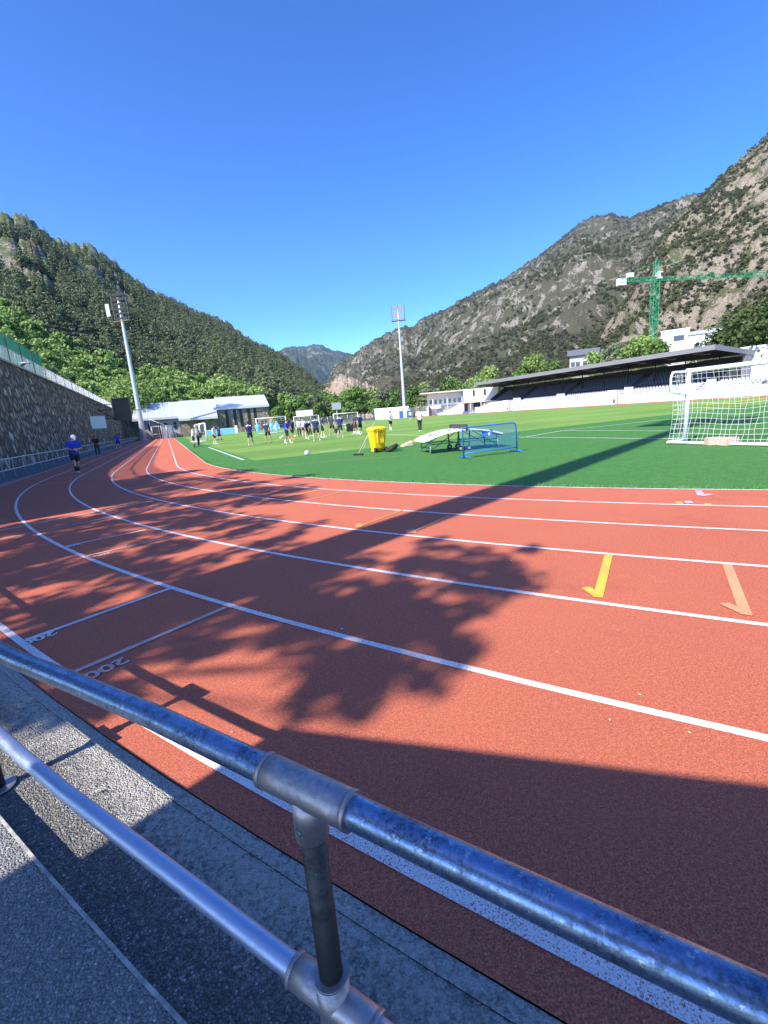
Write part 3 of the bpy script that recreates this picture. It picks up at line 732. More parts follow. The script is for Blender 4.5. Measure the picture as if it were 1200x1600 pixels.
# ------------------------------------------------------------------ rubble wall on the left, with its fence
WS0, WS1 = 116.0, -10.5      # along the straight and round into the bend
WB, WT, WH = 43.6, 44.35, 7.45
def wseq(step=1.5):
    n = int((WS0 - WS1) / step); return [WS0 + (WS1 - WS0) * i / n for i in range(n + 1)]
def wh(s): return WH
o = bend(20, WB)
wall = thing('stone_wall', o, 'tall dark rubble stone retaining wall along the left of the track', 'wall')
def PB(mb, nm, m, par, origin):
    ob = mb.build(nm, m, None); ob.parent = par; ob.location = -Vector(origin) if origin is not None else (0, 0, 0); return ob
mb = MB()
ss = wseq(.5); nzr = 22
grid = []
for s in ss:
    row = []
    for k in range(nzr + 1):
        f = k / nzr; z = -.05 + (wh(s) + .05) * f
        n_ = float(fbm(np.array([s / .9]), np.array([z / .9]), 3)[0]) - .5
        row.append(bend(s, WB + (WT - WB) * f - .22 * n_, z))
    grid.append(row)
for i in range(len(ss) - 1):
    for k in range(nzr): mb.quad(grid[i][k], grid[i][k + 1], grid[i + 1][k + 1], grid[i + 1][k])
for e in (0, -1):
    b = [bend(ss[e], WT + .8, -.05), bend(ss[e], WT + .8, WH)]
    mb.add([grid[e][0], grid[e][-1], b[1], b[0]], [(0, 1, 2, 3)])
PB(mb, 'stone_face', M['wall'], wall, o)
mb = MB()
for i in range(len(ss) - 1):
    a, b = ss[i], ss[i + 1]
    def Q(s, r, z): return bend(s, r, z)
    mb.quad(Q(a, WT - .14, WH + .003), Q(a, WT - .14, WH + .16), Q(b, WT - .14, WH + .16), Q(b, WT - .14, WH + .003))
    mb.quad(Q(a, WT - .14, WH + .16), Q(a, WT + 2.2, WH + .16), Q(b, WT + 2.2, WH + .16), Q(b, WT - .14, WH + .16))
PB(mb, 'coping', M['conc'], wall, o)
o = bend(20, WT, WH)
fen = thing('mesh_fence', o, 'grey post fence with green wind netting on top of the rubble wall', 'fence')
def open_net(name, mat, a, b, z0, z1, r, dx, dz, th):
    mb = MB(); n = max(1, int(abs(b - a) / dx))
    for i in range(n + 1):
        s = a + (b - a) * i / n; mb.tube([bend(s, r, z0), bend(s, r, z1)], th, 3, caps=False)
    m = max(1, int((z1 - z0) / dz)); seg = max(1, int(abs(b - a) / 3))
    for k in range(m + 1):
        z = z0 + (z1 - z0) * k / m; mb.tube([bend(a + (b - a) * i / seg, r, z) for i in range(seg + 1)], th, 3, caps=False)
    return mb
PB(open_net('n', None, WS0, WS1, WH + .2, WH + 1.25, WT + .05, .12, .12, .006), 'netting', M['net'], fen, o)
PB(open_net('n', None, 34, WS1, WH + .22, WH + 2.25, WT + .10, .055, .055, .009), 'wind_net', M['greennet'], fen, o)
mb = MB().tube(arc(WS0, WS1, WT + .05, WH + 1.25, 2), .03, 6); PB(mb, 'top_rail', M['galvpole'], fen, o)
i = 0; s = WS0
while s > WS1:
    hgt = 2.3 if (s < 34 and i % 2 == 0) else 1.3
    mb = MB().tube([bend(s, WT + .05, WH + .1), bend(s, WT + .05, WH + hgt)], .045, 6)
    PB(mb, 'post', M['galvpole'] if i % 2 else M['dark'], fen, o); s -= 2.4 if s > 34 else 1.9; i += 1
# the slope above the wall reaches it: a grassy shelf behind the fence
mb = MB(); sh = wseq(3)
for i in range(len(sh) - 1):
    a, b = sh[i], sh[i + 1]
    mb.quad(bend(a, WT + 2.2, WH + .1), bend(a, WT + 26, WH + .9), bend(b, WT + 26, WH + .9), bend(b, WT + 2.2, WH + .1))
    mb.quad(bend(a, WT + 26, WH + .9), bend(a, WT + 60, WH + 8), bend(b, WT + 60, WH + 8), bend(b, WT + 26, WH + .9))
struct(mb.build('hillside', M['earth']))
# small flood lamp on the wall
p = lat_hit(40, 567, WT - .3)
t = thing('wall_lamp', p, 'small white topped flood lamp on a black arm near the top of the rubble wall', 'lamp')
mb = MB().box((0, 0, 0), (.9, .5, .10)).box((-.5, 0, -.14), (.5, .3, .12)); mb.build('lamp_head', M['white'], t)
MB().tube([(.0, .0, -.05), (-.5, -.2, -.3), (-.9, -.3, -.1)], .06, 6).build('arm', M['black'], t)
# white board on the wall
p0, p1 = lat_hit(143, 659, WB - .5), lat_hit(162, 660, WB - .5)
mid = (p0 + p1) / 2; zb, zt = lat_hit(152, 669, WB - .5).z, lat_hit(152, 650.5, WB - .5).z
t = thing('notice_board', (mid.x, mid.y, zb), 'blank pale board hung on the rubble wall before the scoreboard', 'board', rz=TH)
L_ = (p1 - p0).length * .5
Lb = 3.3
vd = Vector((mid.x, mid.y, 0)).normalized(); rzb = math.atan2(vd.x, -vd.y) * 1
t.rotation_euler.z = math.atan2(mid.y, mid.x) - PI / 2 + .35
MB().box((0, 0, (zt - zb) / 2), (2.0, .12, zt - zb)).build('panel', M['mint'], t)
mb = MB()
for x in (-1.02, 1.02): mb.box((x, .0, (zt - zb) / 2), (.05, .16, zt - zb + .1))
mb.box((0, .0, -.03), (1.98, .16, .05)); mb.box((0, 0, zt - zb + .03), (1.98, .16, .05)); mb.build('frame', M['grey'], t)
MB().tube([(0, .1, .5), (0, 1.4, .6)], .05, 6).build('bracket', M['dark'], t)
# black scoreboard turned to the field on a bracket
ps = at(190, 640, 92); zt, zb = at(190, 622.5, 92).z, at(190, 656, 92).z
t = thing('scoreboard', (ps.x, ps.y, zb), 'black scoreboard panel on a steel bracket at the end of the rubble wall', 'scoreboard')
t.rotation_euler.z = math.atan2(ps.y, ps.x) - PI / 2 + .2
hh = zt - zb
MB().box((0, 0, hh / 2), (2.55, .35, hh)).build('panel', M['black'], t)
mb = MB()
for x in (-1.30, 1.30): mb.box((x, 0, hh / 2), (.06, .42, hh + .1))
for z in (-.03, hh + .03): mb.box((0, 0, z), (2.5, .42, .06))
mb.build('frame', M['dark'], t)
mb = MB()
for z in (.3, hh * .5, hh - .9): mb.tube([(-1.2, .2, z), (-3.4, .6, z)], .07, 6)
mb.tube([(-2.3, .4, .2), (-2.3, .4, hh - .8)], .06, 6); mb.tube([(-1.2, .2, .3), (-3.4, .6, hh * .5)], .06, 6); mb.build('bracket', M['black'], t)

# ------------------------------------------------------------------ floodlight masts
def lamp_rows(w, h, rows, colsn, r, depth=.38):
    out = []
    for i in range(rows):
        for j in range(colsn):
            out.append(((j - (colsn - 1) / 2) * w / colsn, .0, h * (i + .5) / rows))
    return out
def floodlight(loc, h, rz, label, rbase=.6, rtop=.22, rows=6, colsn=6, w=3.9, hh=4.6, dead=False, group='floodlight masts'):
    t = thing('floodlight_mast', loc, label, 'floodlight', group, rz)
    mb = MB(); n = 9
    mb.tube([(0, 0, (h - hh * .2) * i / n) for i in range(n + 1)], [rbase + (rtop - rbase) * i / n for i in range(n + 1)], 18)
    mb.tube([(0, 0, 0), (0, 0, .25)], rbase * 1.5, 18); mb.tube([(0, 0, h * .22), (0, 0, h * .22 + .18)], rbase * 1.12, 18)
    mb.build('pole', M['galvpole'], t)
    hd = MB(); z0 = h - hh
    hd.box((0, .18, z0 - .1), (w + .6, 1.0, .18))
    for x in (-w / 2 - .1, w / 2 + .1): hd.box((x, .1, z0 + hh / 2), (.12, .12, hh))
    for i in range(rows): hd.box((0, .12, z0 + hh * (i + .5) / rows), (w + .3, .10, .10))
    hd.tube([(0, .1, z0 - 1), (0, .1, z0 + hh)], .13, 8)
    for x in (-w / 2 - .25, w / 2 + .25): hd.tube([(x, -.3, z0 + .5), (x, .6, z0 + .5)], .03, 4)
    hd.box((0, .55, z0 + .55), (w + .7, .05, .05))
    frame = hd.build('head_frame', M['dark'] if not dead else M['wood_dark'], t)
    lm = MB()
    lr = w / colsn * (.48 if dead else .47)
    lm.tube([(0, .1, 0), (0, -.28, -.10)], [.12, lr], 14); lm.ball((0, .08, 0), .15, 10, 6)
    lme = None
    for (x, y, z) in lamp_rows(w, hh, rows, colsn, .3):
        if lme is None: lo = lm.build('lamp', M['grey' if not dead else 'dark'], t); lme = lo.data
        else: lo = bpy.data.objects.new('lamp', lme); COL.objects.link(lo); lo.parent = t
        lo.location = (x, y - .1, z + z0)
    return t
M['wood_dark'] = simple('rusty_steel', (0.16, 0.12, 0.10), 0.7)
a, e = azel(225.5, 688); D = 121.0
fl = floodlight((D * math.sin(a), D * math.cos(a), 0), 32.0, math.atan2(-60, 60) + .55, 'pale floodlight mast at the end of the rubble wall before the wooded slope', .58, .25, 6, 6, 3.5, 5.8, True)
mb = MB().box((-2.9, -.3, 28.6), (.9, .12, 2.5)); mb.build('white_panel', M['mint'], fl)
MB().tube([(-2.9, -.1, 28.6), (-1.5, .1, 28.6)], .06, 5).build('panel_arm', M['dark'], fl)
a, e = azel(632.5, 645); D = 157.0
floodlight((D * math.sin(a), D * math.cos(a), 0), 35.3, -.2, 'pale floodlight mast standing clear against the blue sky at far end', .62, .24)
# the mast behind the photographer, whose shadow lies across the track
floodlight((-6.75, -1.15, 0), 34.0, -PI / 4, 'floodlight mast behind the walkway railing near the photographer', .50, .20)

# ------------------------------------------------------------------ stone hall at the far end
def hall_frame(p):   # local x to the right seen from here, y away
    return None
hl, hr = at(228, 680, 130), at(421, 672, 130)
hl.z = hr.z = 0
ax = (hr - hl); ax.z = 0; LEN = ax.length; rzh = math.atan2(ax.y, ax.x)
t = thing('stone_hall', (hl.x, hl.y, 0), 'long stone hall with pale metal roof and slit windows at the far end', 'building', rz=rzh)
def hx(u, v=660):   # x of a picture column along the hall
    a, e = azel(u, v); d = Vector((math.sin(a), math.cos(a)))
    # intersect with the facade line
    A = np.array([[d.x, -ax.x / LEN], [d.y, -ax.y / LEN]]); s_, x_ = np.linalg.solve(A, np.array([hl.x, hl.y])); return float(x_), float(s_)
def hz(u, v):
    x_, s_ = hx(u, v); a, e = azel(u, v); return EYE.z + s_ * math.tan(e)
xL, xM0, xM1, xR = hx(215)[0], hx(281)[0], hx(341)[0], hx(421)[0]
wt = hz(300, 653); 
MB().box(((xL + xM0) / 2, 3.0, 2.4), (xM0 - xL, 6.0, 4.8)).build('wall', M['conc'], t)
MB().box(((xM1 + xR) / 2 - .001, 4.8, 3.1), (xR - xM1, 8.0, 6.2)).build('wall', M['hallstone'], t)
mb = MB().box((xM0 + 2.4, 1.2, 2.2), (4.6, 3.0, 4.4)).box((xM1 - 2.4, 1.2, 2.2), (4.6, 3.0, 4.4)); mb.build('porch_wall', M['hallstone'], t)
MB().box(((xM0 + xM1) / 2, 3.2, 2.1), (xM1 - xM0 - .2, 1.0, 4.2)).build('door_recess', M['black'], t)
def roof(x0, x1, y0, z0, y1, z1, th, nm='roof'):
    mb = MB()
    mb.add([(x0, y0, z0), (x1, y0, z0), (x1, y1, z1), (x0, y1, z1), (x0, y0, z0 - th), (x1, y0, z0 - th), (x1, y1, z1 - th), (x0, y1, z1 - th)],
           [(0, 1, 2, 3), (7, 6, 5, 4), (0, 4, 5, 1), (1, 5, 6, 2), (2, 6, 7, 3), (3, 7, 4, 0)])
    nseam = int((x1 - x0) / .55)
    sl = math.hypot(y1 - y0, z1 - z0)
    for i in range(1, nseam):
        x = x0 + (x1 - x0) * i / nseam
        mb.add([(x - .02, y0, z0 + .003), (x + .02, y0, z0 + .003), (x + .02, y1, z1 + .003), (x - .02, y1, z1 + .003), (x - .02, y0, z0 + .05), (x + .02, y0, z0 + .05), (x + .02, y1, z1 + .05), (x - .02, y1, z1 + .05)],
               [(4, 5, 6, 7), (0, 1, 5, 4), (1, 2, 6, 5), (3, 7, 6, 2), (0, 4, 7, 3)])
    return mb.build(nm, M['zinc'], t)
zr = hz(300, 627)
roof(xL - 1, xM0 - .02, -1.0, 5.2, 8.5, zr + .6, .55); roof(xM0, xM1, -3.4, 4.4, 8.5, zr + .75, .5); roof(xM1 + .02, xR + .5, .2, 6.6, 8.5, zr + 1.1, .55)
mb = MB(); mb.add([(xM1, -3.4, 3.95), (xM1, .15, 6.05), (xM1, .15, 4.2), (xM1, -1, 3.9)], [(0, 1, 2, 3)]); 
for u in (233, 247, 258, 273):
    x, s_ = hx(u); MB().box((x, -.02, 2.9), (.75, .12, 1.7)).build('window', M['black'], t)
for u in (356, 369, 378.5, 391, 401):
    x, s_ = hx(u); MB().box((x, .80, 3.6), (.75, .12, 4.6)).build('window', M['black'], t)
x, s_ = hx(412.5); MB().box((x, .80, 1.3), (1.5, .10, 2.6)).build('door', M['dark'], t)
# low blue and white boards in front of the hall
def board_at(u0, v0, u1, v1, D, hgt, mat, name, label, cat, th=.12, z0=0.0, extra=None):
    p, q = at(u0, v0, D), at(u1, v1, D); p.z = q.z = z0; d = q - p
    tt = thing(name, p, label, cat, rz=math.atan2(d.y, d.x)); Lx = d.length
    MB().box((Lx / 2, 0, hgt / 2), (Lx, th, hgt)).build('panel', M[mat], tt)
    mb = MB()
    for x in (.1, Lx - .1): mb.box((x, th * .9, hgt * .45), (.10, .10, hgt * .9))
    mb.box((Lx / 2, -.0, hgt + .06), (Lx + .1, th + .06, .12)); mb.build('frame', M['white'], tt); return tt
board_at(322, 677, 342, 675, 112, 1.05, 'lightblue', 'barrier_board', 'light blue low barrier board behind the small white training goal', 'board')
board_at(343, 675, 369, 673, 112, 1.15, 'lightblue', 'barrier_board', 'light blue low barrier board in front of the slit windowed stone hall', 'board')
p = at(370, 674, 111); p.z = 0
MB().box((0, 0, .8), (.5, .4, 1.6)).box((0, 0, 1.66), (.6, .5, .12)).build('white_bollard', M['white'], None, None).location = p
tag(bpy.data.objects['white_bollard'], 'white pillar at the right end of the light blue boards', 'bollard')
# grey gate and steps at the end of the straight
p = at(240, 687, 124); q = at(284, 684, 124); p.z = q.z = 0; d = q - p
t = thing('metal_gate', p, 'grey double metal gate closing the end of the running track', 'gate', rz=math.atan2(d.y, d.x)); Lx = d.length; hg = 2.9
for (a_, b_) in ((0.35, .50), (.52, .74)):
    MB().box((Lx * (a_ + b_) / 2, 0, hg / 2), (Lx * (b_ - a_), .06, hg)).build('gate_leaf', M['grey'], t)
mb = MB()
for x in (0, .33, .51, .76, 1.0): mb.tube([(Lx * x, -.05, 0), (Lx * x, -.05, hg + .15)], .07, 6)
mb.tube([(0, -.05, hg + .1), (Lx, -.05, hg + .1)], .05, 6); mb.tube([(0, -.05, 1.2), (Lx * .33, -.05, 1.2)], .04, 6); mb.build('gate_frame', M['galvpole'], t)
for k in range(9):
    pass
p = at(230, 688, 127); p.z = 0
t = thing('staircase', p, 'dark stepped stair with a grey rail climbing behind the gate', 'staircase', rz=math.atan2(d.y, d.x))
mb = MB()
for k in range(9): mb.box((1.5 + k * .8, 1.2, .22 + .22 * (8 - k)), (.8, 2.4, .44 + .44 * (8 - k)))
mb.build('steps', M['dark'], t)
mb = MB(); mb.tube([(1.2, -.1, 4.9), (8.4, -.1, 1.2)], .05, 6)
for k in range(5): mb.tube([(1.2 + 1.8 * k, -.1, 0), (1.2 + 1.8 * k, -.1, 4.9 - .92 * k)], .04, 5)
mb.build('handrail', M['galvpole'], t)

# ------------------------------------------------------------------ grandstand on the right
def RT(a, lat, z=0.0): return TR(a, lat, z)
LF = -43.3
o = TR(50, LF)
rz = TH           # local x along the straight (away), local y to the left = towards the field
gs = thing('grandstand', o, 'long grandstand with black seats under a flat grey roof and white front wall', 'grandstand', rz=rz)
def GB(mb, nm, m, par=gs): return mb.build(nm, m if isinstance(m, list) else M[m], par)
A0, A1 = -28.0, 31.0     # roofed part, local x
X0, X1 = -52.0, 62.0     # whole length
mb = MB()
gaps = [(-38, -35.5), (-12.5, -11), (18, 19.5), (33, 34.5)]
xs = X0
for g0, g1 in gaps + [(X1, X1)]:
    mb.box(((xs + g0) / 2, 0, .72), (g0 - xs, .3, 1.45)); xs = g1
GB(mb, 'front_wall', 'white_wall')
mb = MB()
for g0, g1 in gaps: mb.box(((g0 + g1) / 2, -.6, .8), (g1 - g0, .2, 1.6))
GB(mb, 'wall_recess', 'conc')
for g0, g1 in gaps[1:]:
    MB().box((g1 + .9, -.1, 1.3), (1.7, .7, 2.6)).build('wall_pier', M['white_wall'], gs)
    MB().box((g1 + .2, .27, .55), (.35, .05, .8)).build('vent', M['dark'], gs)
# raised white blocks by the stairs
mb = MB()
NR = 11; RD, RH = .72, .36
for k in range(NR):
    y = -.5 - RD * k; z = 1.0 + RH * k
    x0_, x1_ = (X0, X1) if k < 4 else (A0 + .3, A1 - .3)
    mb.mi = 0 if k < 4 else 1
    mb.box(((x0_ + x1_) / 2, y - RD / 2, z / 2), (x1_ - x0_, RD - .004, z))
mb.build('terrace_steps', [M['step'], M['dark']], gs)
seat = MB()
seat.box((0, .02, .22), (.42, .40, .05)); seat.add([(-.21, -.20, .25), (.21, -.20, .25), (.21, -.27, .66), (-.21, -.27, .66), (-.21, -.16, .25), (.21, -.16, .25), (.19, -.23, .66), (-.19, -.23, .66)],
         [(0, 1, 2, 3), (4, 7, 6, 5), (0, 4, 5, 1), (3, 2, 6, 7), (0, 3, 7, 4), (1, 5, 6, 2)])
seat.box((0, -.02, .10), (.08, .25, .2))
stairs = [(-36, -33.8), (-27, -25), (-12.5, -10.5), (4, 6), (18, 20), (32.5, 34.5), (47, 49)]
spots = []
for k in range(NR):
    x0_, x1_ = (X0 + 1, X1 - 1) if k < 4 else (A0 + 1, A1 - 1)
    if k == 4: continue
    x = x0_
    while x < x1_:
        if not any(a <= x <= b for a, b in stairs): spots.append((x, -.5 - RD * (k + .5), 1.0 + RH * k, k))
        x += .60
Rz = Matrix.Rotation(rz, 3, 'Z')
def sd(p): return (o + Rz @ Vector((p[0], p[1], p[2]))).length
vis = [p for p in spots if p[0] > -41]
spots.sort(key=lambda p: (p[3] >= 4, sd(p) + (0 if p[0] > -37 else 500)))
sm = None
for p in spots[:100]:
    if sm is None: so_ = seat.build('seat', M['seatw'], gs); sm = so_.data
    else: so_ = bpy.data.objects.new('seat', sm); COL.objects.link(so_); so_.parent = gs
    so_.location = p[:3]
mb = MB()
for p in spots[100:]:
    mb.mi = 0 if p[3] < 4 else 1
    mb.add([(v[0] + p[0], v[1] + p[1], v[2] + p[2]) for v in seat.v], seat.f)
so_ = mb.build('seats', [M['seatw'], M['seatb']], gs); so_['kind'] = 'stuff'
YB = -.5 - RD * NR - .2
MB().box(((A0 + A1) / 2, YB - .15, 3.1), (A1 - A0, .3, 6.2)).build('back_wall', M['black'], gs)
MB().box(((A0 + A1) / 2, YB - .05, 6.4), (A1 - A0 - 1, .1, .14)).build('light_slit', M['white'], gs)
for x in (A0 + .15, A1 - .15):
    mb = MB(); mb.add([(x - .12, -3.5, 0), (x - .12, YB, 0), (x - .12, YB, 6.3), (x - .12, -3.5, 3.4), (x + .12, -3.5, 0), (x + .12, YB, 0), (x + .12, YB, 6.3), (x + .12, -3.5, 3.4)],
                      [(0, 1, 2, 3), (7, 6, 5, 4), (0, 4, 5, 1), (1, 5, 6, 2), (2, 6, 7, 3), (3, 7, 4, 0)]); mb.build('side_wall', M['dark'], gs)
MB().box((A0 - .4, YB + .6, 3.4), (.5, 1.6, 6.4)).build('end_pier', M['fascia'], gs)
# roof: thin slab sloping up to the front with a deep fascia
mb = MB()
yf, zf_, yb, zb_ = 1.0, 7.75, YB - .8, 6.75
def slab(x0, x1, y0, z0, y1, z1, th, m):
    m.add([(x0, y0, z0), (x1, y0, z0), (x1, y1, z1), (x0, y1, z1), (x0, y0, z0 - th), (x1, y0, z0 - th), (x1, y1, z1 - th), (x0, y1, z1 - th)],
          [(3, 2, 1, 0), (4, 5, 6, 7), (0, 1, 5, 4), (1, 2, 6, 5), (2, 3, 7, 6), (3, 0, 4, 7)])
slab(A0 - .6, A1 + .6, yf, zf_ - .1, yb, zb_, .15, mb); mb.build('roof', M['black'], gs)
mb = MB(); mb.box(((A0 + A1) / 2, yf + .06, zf_ - .22), (A1 - A0 + 1.4, .12, .75))
for x in (A0 - .66, A1 + .66): slab(x - .06, x + .06, yf, zf_ + .15, yb, zb_ + .15, .75, mb)
mb.build('fascia', M['fascia'], gs)
mb = MB()
for i in range(11):
    x = A0 + 2.2 + (A1 - A0 - 4) * i / 10
    MB().tube([(x, YB + 3.2, 1 + RH * 7), (x, YB + 3.2, 6.75)], .10, 8).build('column', M['black'], gs)
    for yy, zz in ((-1.6, 7.13), (-3.6, 6.93)): MB().box((x + 1.2, yy, zz), (1.6, .12, .07)).build('roof_light', M['grey'], gs)
mb = MB(); x = A0
while x < A1: mb.tube([(x, yf, zf_ + .15), (x, yf, zf_ + .42)], .03, 4); x += 2.1
mb.build('roof_spikes', M['dark'], gs)
mb = MB()
for (a_, b_) in ((-33, -25), (-9, -3), (20, 30), (36, 60)):
    mb = MB()
    for z in (1.75, 2.1, 2.4): mb.tube([(a_, -.05, z), (b_, -.05, z)], .03, 5)
    x = a_
    while x <= b_: mb.tube([(x, -.05, 1.4), (x, -.05, 2.4)], .03, 5); x += 1.5
    mb.build('railing', M['white'], gs)
mb = MB()
for a_, b_ in stairs[1:5]:
    for k in range(4): mb.box(((a_ + b_) / 2, -.75 - RD * k, 1.35 + RH * k), (1.5, .35, .18))
    mb.box((a_ - .1, -1.4, 2.0), (.2, 2.2, 1.9))
mb.build('stair_block', M['white_wall'], gs)

# ------------------------------------------------------------------ houses and sheds beyond
def house(name, D, u0, v0, u1, v1, depth, mat, label, z0=0.0, roofm='slate', rise=0.0, over=.6, wins=(), over_front=None):
    p, q = at(u0, v0, D), at(u1, v1, D); zt = (p.z + q.z) / 2; p.z = q.z = z0; d = q - p
    t = thing(name, p, label, 'building', rz=math.atan2(d.y, d.x)); Lx = d.length; h = zt - z0
    MB().box((Lx / 2, depth / 2, h / 2), (Lx, depth, h)).build('wall', M[mat], t)
    mb = MB()
    if rise > 0:
        of = over if over_front is None else over_front
        mb.add([(-over, -of, h + .004), (Lx + over, -of, h + .004), (Lx + over, depth + over, h + .004), (-over, depth + over, h + .004), (-over, depth / 2, h + rise), (Lx + over, depth / 2, h + rise)],
               [(3, 2, 1, 0), (0, 1, 5, 4), (2, 3, 4, 5), (0, 4, 3), (1, 2, 5)])
        mb.build('roof', M[roofm], t)
    else:
        of = over if over_front is None else over_front
        mb.box((Lx / 2, (depth - of) / 2 , h + .16), (Lx + 2 * over, depth + over + of, .30)); mb.build('roof', M[roofm], t)
    for (x, z, w, hh) in wins:
        f = MB().box((Lx * x, -.03, h * z), (w, .16, hh)).build('window', M['white'], t)
        MB().box((Lx * x, -.12, h * z), (w * .84, .06, hh * .84)).build('pane', M['glass'], f)
    return t, Lx, h
# clubhouse left of the stand
t, Lx, h = house('clubhouse', 146, 667, 616, 724, 611, 7, 'white_wall', 'cream clubhouse with a wide flat roof left of the grandstand', 0, 'cream', 0, 2.0, [(.1 + .13 * i, .62, .9, 1.5) for i in range(7)], 2.4)
MB().box((Lx * .5, -.6, h * .38), (Lx * .9, 1.2, .9)).build('balcony', M['white_wall'], t)
MB().box((Lx * .62, -1.3, 1.9), (Lx * .5, .12, 2.0)).build('shutter', M['slate'], t)
mb = MB()
for x in (.15, .55, .95): mb.tube([(Lx * x, -1.9, 0), (Lx * x, -1.9, h)], .09, 6)
mb.build('column', M['white'], t)
t, Lx, h = house('club_annexe', 134, 724, 611, 778, 605.5, 5, 'white_wall', 'plain white block between the clubhouse and the grandstand roof', 0, 'white_wall', 0, .05)
for x in (.30, .62): MB().box((Lx * x, -.05, h - .85), (.5, .2, 1.6)).build('slot', M['black'], t)
mb = MB(); mb.box((Lx * .45, -1.6, 2.9), (Lx * 1.35, 3.0, .14)); mb.build('awning', M['cream'], t)
mb = MB().box((Lx * .5, -.06, 1.7), (Lx * .96, .08, 2.2)); mb.build('opening', M['dark'], t)
for x in (-.1, .2, .5, .8): MB().tube([(Lx * x, -3.0, 0), (Lx * x, -3.0, 2.85)], .07, 6).build('awning_post', M['white'], t)
house('white_apartments', 150, 1033, 519, 1078, 514, 14, 'white_wall', 'white flat roofed apartment block right of the crane', 8, 'white_wall', 0, .15, [(.55, .78, 1.5, 1.6), (.72, .78, 1.5, 1.6), (.4, .35, 1.0, 1.6), (.62, .35, 1.0, 1.6)])
house('white_apartments', 140, 1076, 527, 1146, 512, 14, 'white_wall', 'white gabled house beside the big dark green trees on the right', 6, 'zinc', 1.5, .3, [(.2, .7, 1.3, 1.0), (.45, .7, 1.3, 1.0)])
t, Lx, h = house('dark_roofed_house', 172, 890, 558, 934, 551, 8, 'conc', 'dark slate roofed house above the grandstand roof', 6, 'slate', 2.2, .8, [(.12, .72, 1.6, 1.8), (.3, .72, 1.6, 1.8), (.55, .72, 1.6, 1.8)])
house('white_box_building', 98, 1157, 546, 1225, 538, 10, 'white_wall', 'plain white box building at the right edge of the photo', 0, 'white_wall', 0, .05)
# cabin and barrels at the far corner
t, Lx, h = house('site_cabin', 150, 585, 641.5, 638, 636.5, 4, 'white_wall', 'long white site cabin at the far corner of the field', 0, 'white', 0.5, .15)
mb = MB()
for i in range(9): mb.box((Lx * (i + .5) / 9, -.04, h * .5), (.07, .10, h * .9))
mb.build('wall_ribs', M['grey'], t)
for u, lb in ((627, 'blue portable toilet just left of the far floodlight mast'), (638.5, 'darker blue portable toilet just right of the far floodlight mast')):
    p = at(u, 650, 147); p.z = 0
    t = thing('portable_toilet', p, lb, 'portable toilet', 'portable toilets by the mast', rz=-.1)
    MB().box((0, 0, 1.1), (1.15, 1.1, 2.2)).build('cabin', M['bluepaint'], t); MB().box((0, 0, 2.28), (1.2, 1.15, .15)).build('roof', M['white'], t)
    MB().box((0, -.58, 1.05), (.75, .05, 1.9)).build('door', M['bluebox'], t)
# grey gates between clubhouse and cabin, chain-link along the far end
def fence_line(name, pixs, D, hgt, label, dense=.18, mat='galvpole'):
    P_ = [at(u, v, D_) for (u, v, D_) in pixs]
    for p in P_: p.z = 0
    t = thing(name, P_[0], label, 'fence'); o_ = P_[0]
    mb = MB(); mp = MB()
    for i in range(len(P_) - 1):
        a, b = P_[i] - o_, P_[i + 1] - o_; n = int((b - a).length / dense)
        for j in range(n):
            p = a.lerp(b, j / n); mb.tube([p, p + Vector((0, 0, hgt))], .012, 3, caps=False)
        for z in (0.05, hgt * .25, hgt * .5, hgt * .75, hgt): mb.tube([a + Vector((0, 0, z)), b + Vector((0, 0, z))], .014, 3, caps=False)
        n = max(2, int((b - a).length / 3))
        for j in range(n + 1):
            p = a.lerp(b, j / n); MB().tube([p, p + Vector((0, 0, hgt + .1))], .05, 6).build('post', M[mat], t)
    mb.build('mesh', M[mat], t); return t
fence_line('chain_link_fence', [(430, 672, 140), (588, 652, 150)], 0, 2.2, 'grey chain link fence along the far end of the field')
fence_line('chain_link_fence', [(641, 650, 150), (682, 650, 142)], 0, 3.0, 'tall grey mesh gates left of the cream clubhouse', .14)
p = at(672, 653, 143); p.z = 0
t = thing('gate_stair', p, 'dark slanted stair behind the tall grey mesh gates', 'staircase')
mb = MB()
for k in range(7): mb.box((.35 * k, .8, .2 * (7 - k)), (.35, 1.2, .4 * (7 - k)))
mb.build('steps', M['dark'], t); MB().tube([(0, .1, 3.6), (2.3, .1, .9)], .04, 5).build('handrail', M['grey'], t)
# boards on posts beyond the field
def billboard(D, u0, v0, u1, v1, name, label, mat, foot=True):
    p, q = at(u0, v1, D), at(u1, v1 - (u1 - u0) * .0795, D); zt = at(u0, v0, D).z; zb = p.z; p.z = q.z = 0; d = q - p
    t = thing(name, p, label, 'billboard', rz=math.atan2(d.y, d.x)); Lx = d.length
    MB().box((Lx / 2, 0, (zt + zb) / 2), (Lx, .2, zt - zb)).build('panel', M[mat], t)
    mb = MB()
    for x in ([.5] if foot else [.15, .85]): mb.tube([(Lx * x, .25, 0), (Lx * x, .25, zt)], .16, 8)
    mb.build('post', M['galvpole'], t)
    mb = MB().box((Lx / 2, -.02, zb - .06), (Lx + .15, .25, .1)).box((Lx / 2, -.02, zt + .06), (Lx + .15, .25, .1)); mb.build('frame', M['grey'], t)
billboard(146, 463, 642, 489, 650, 'billboard', 'white wide billboard beyond the far goals', 'white', False)
billboard(150, 519, 630, 533, 640, 'billboard', 'small grey board on a single white post beyond the far goals', 'grey')
# banner-like white wall bases between goals
board_at(424, 671, 437, 670, 128, 1.0, 'white', 'advertising_board', 'white low advertising board behind the first far goal', 'board')
board_at(470, 667, 500, 663, 140, 1.0, 'white', 'advertising_board', 'white low advertising board under the wide billboard', 'board')

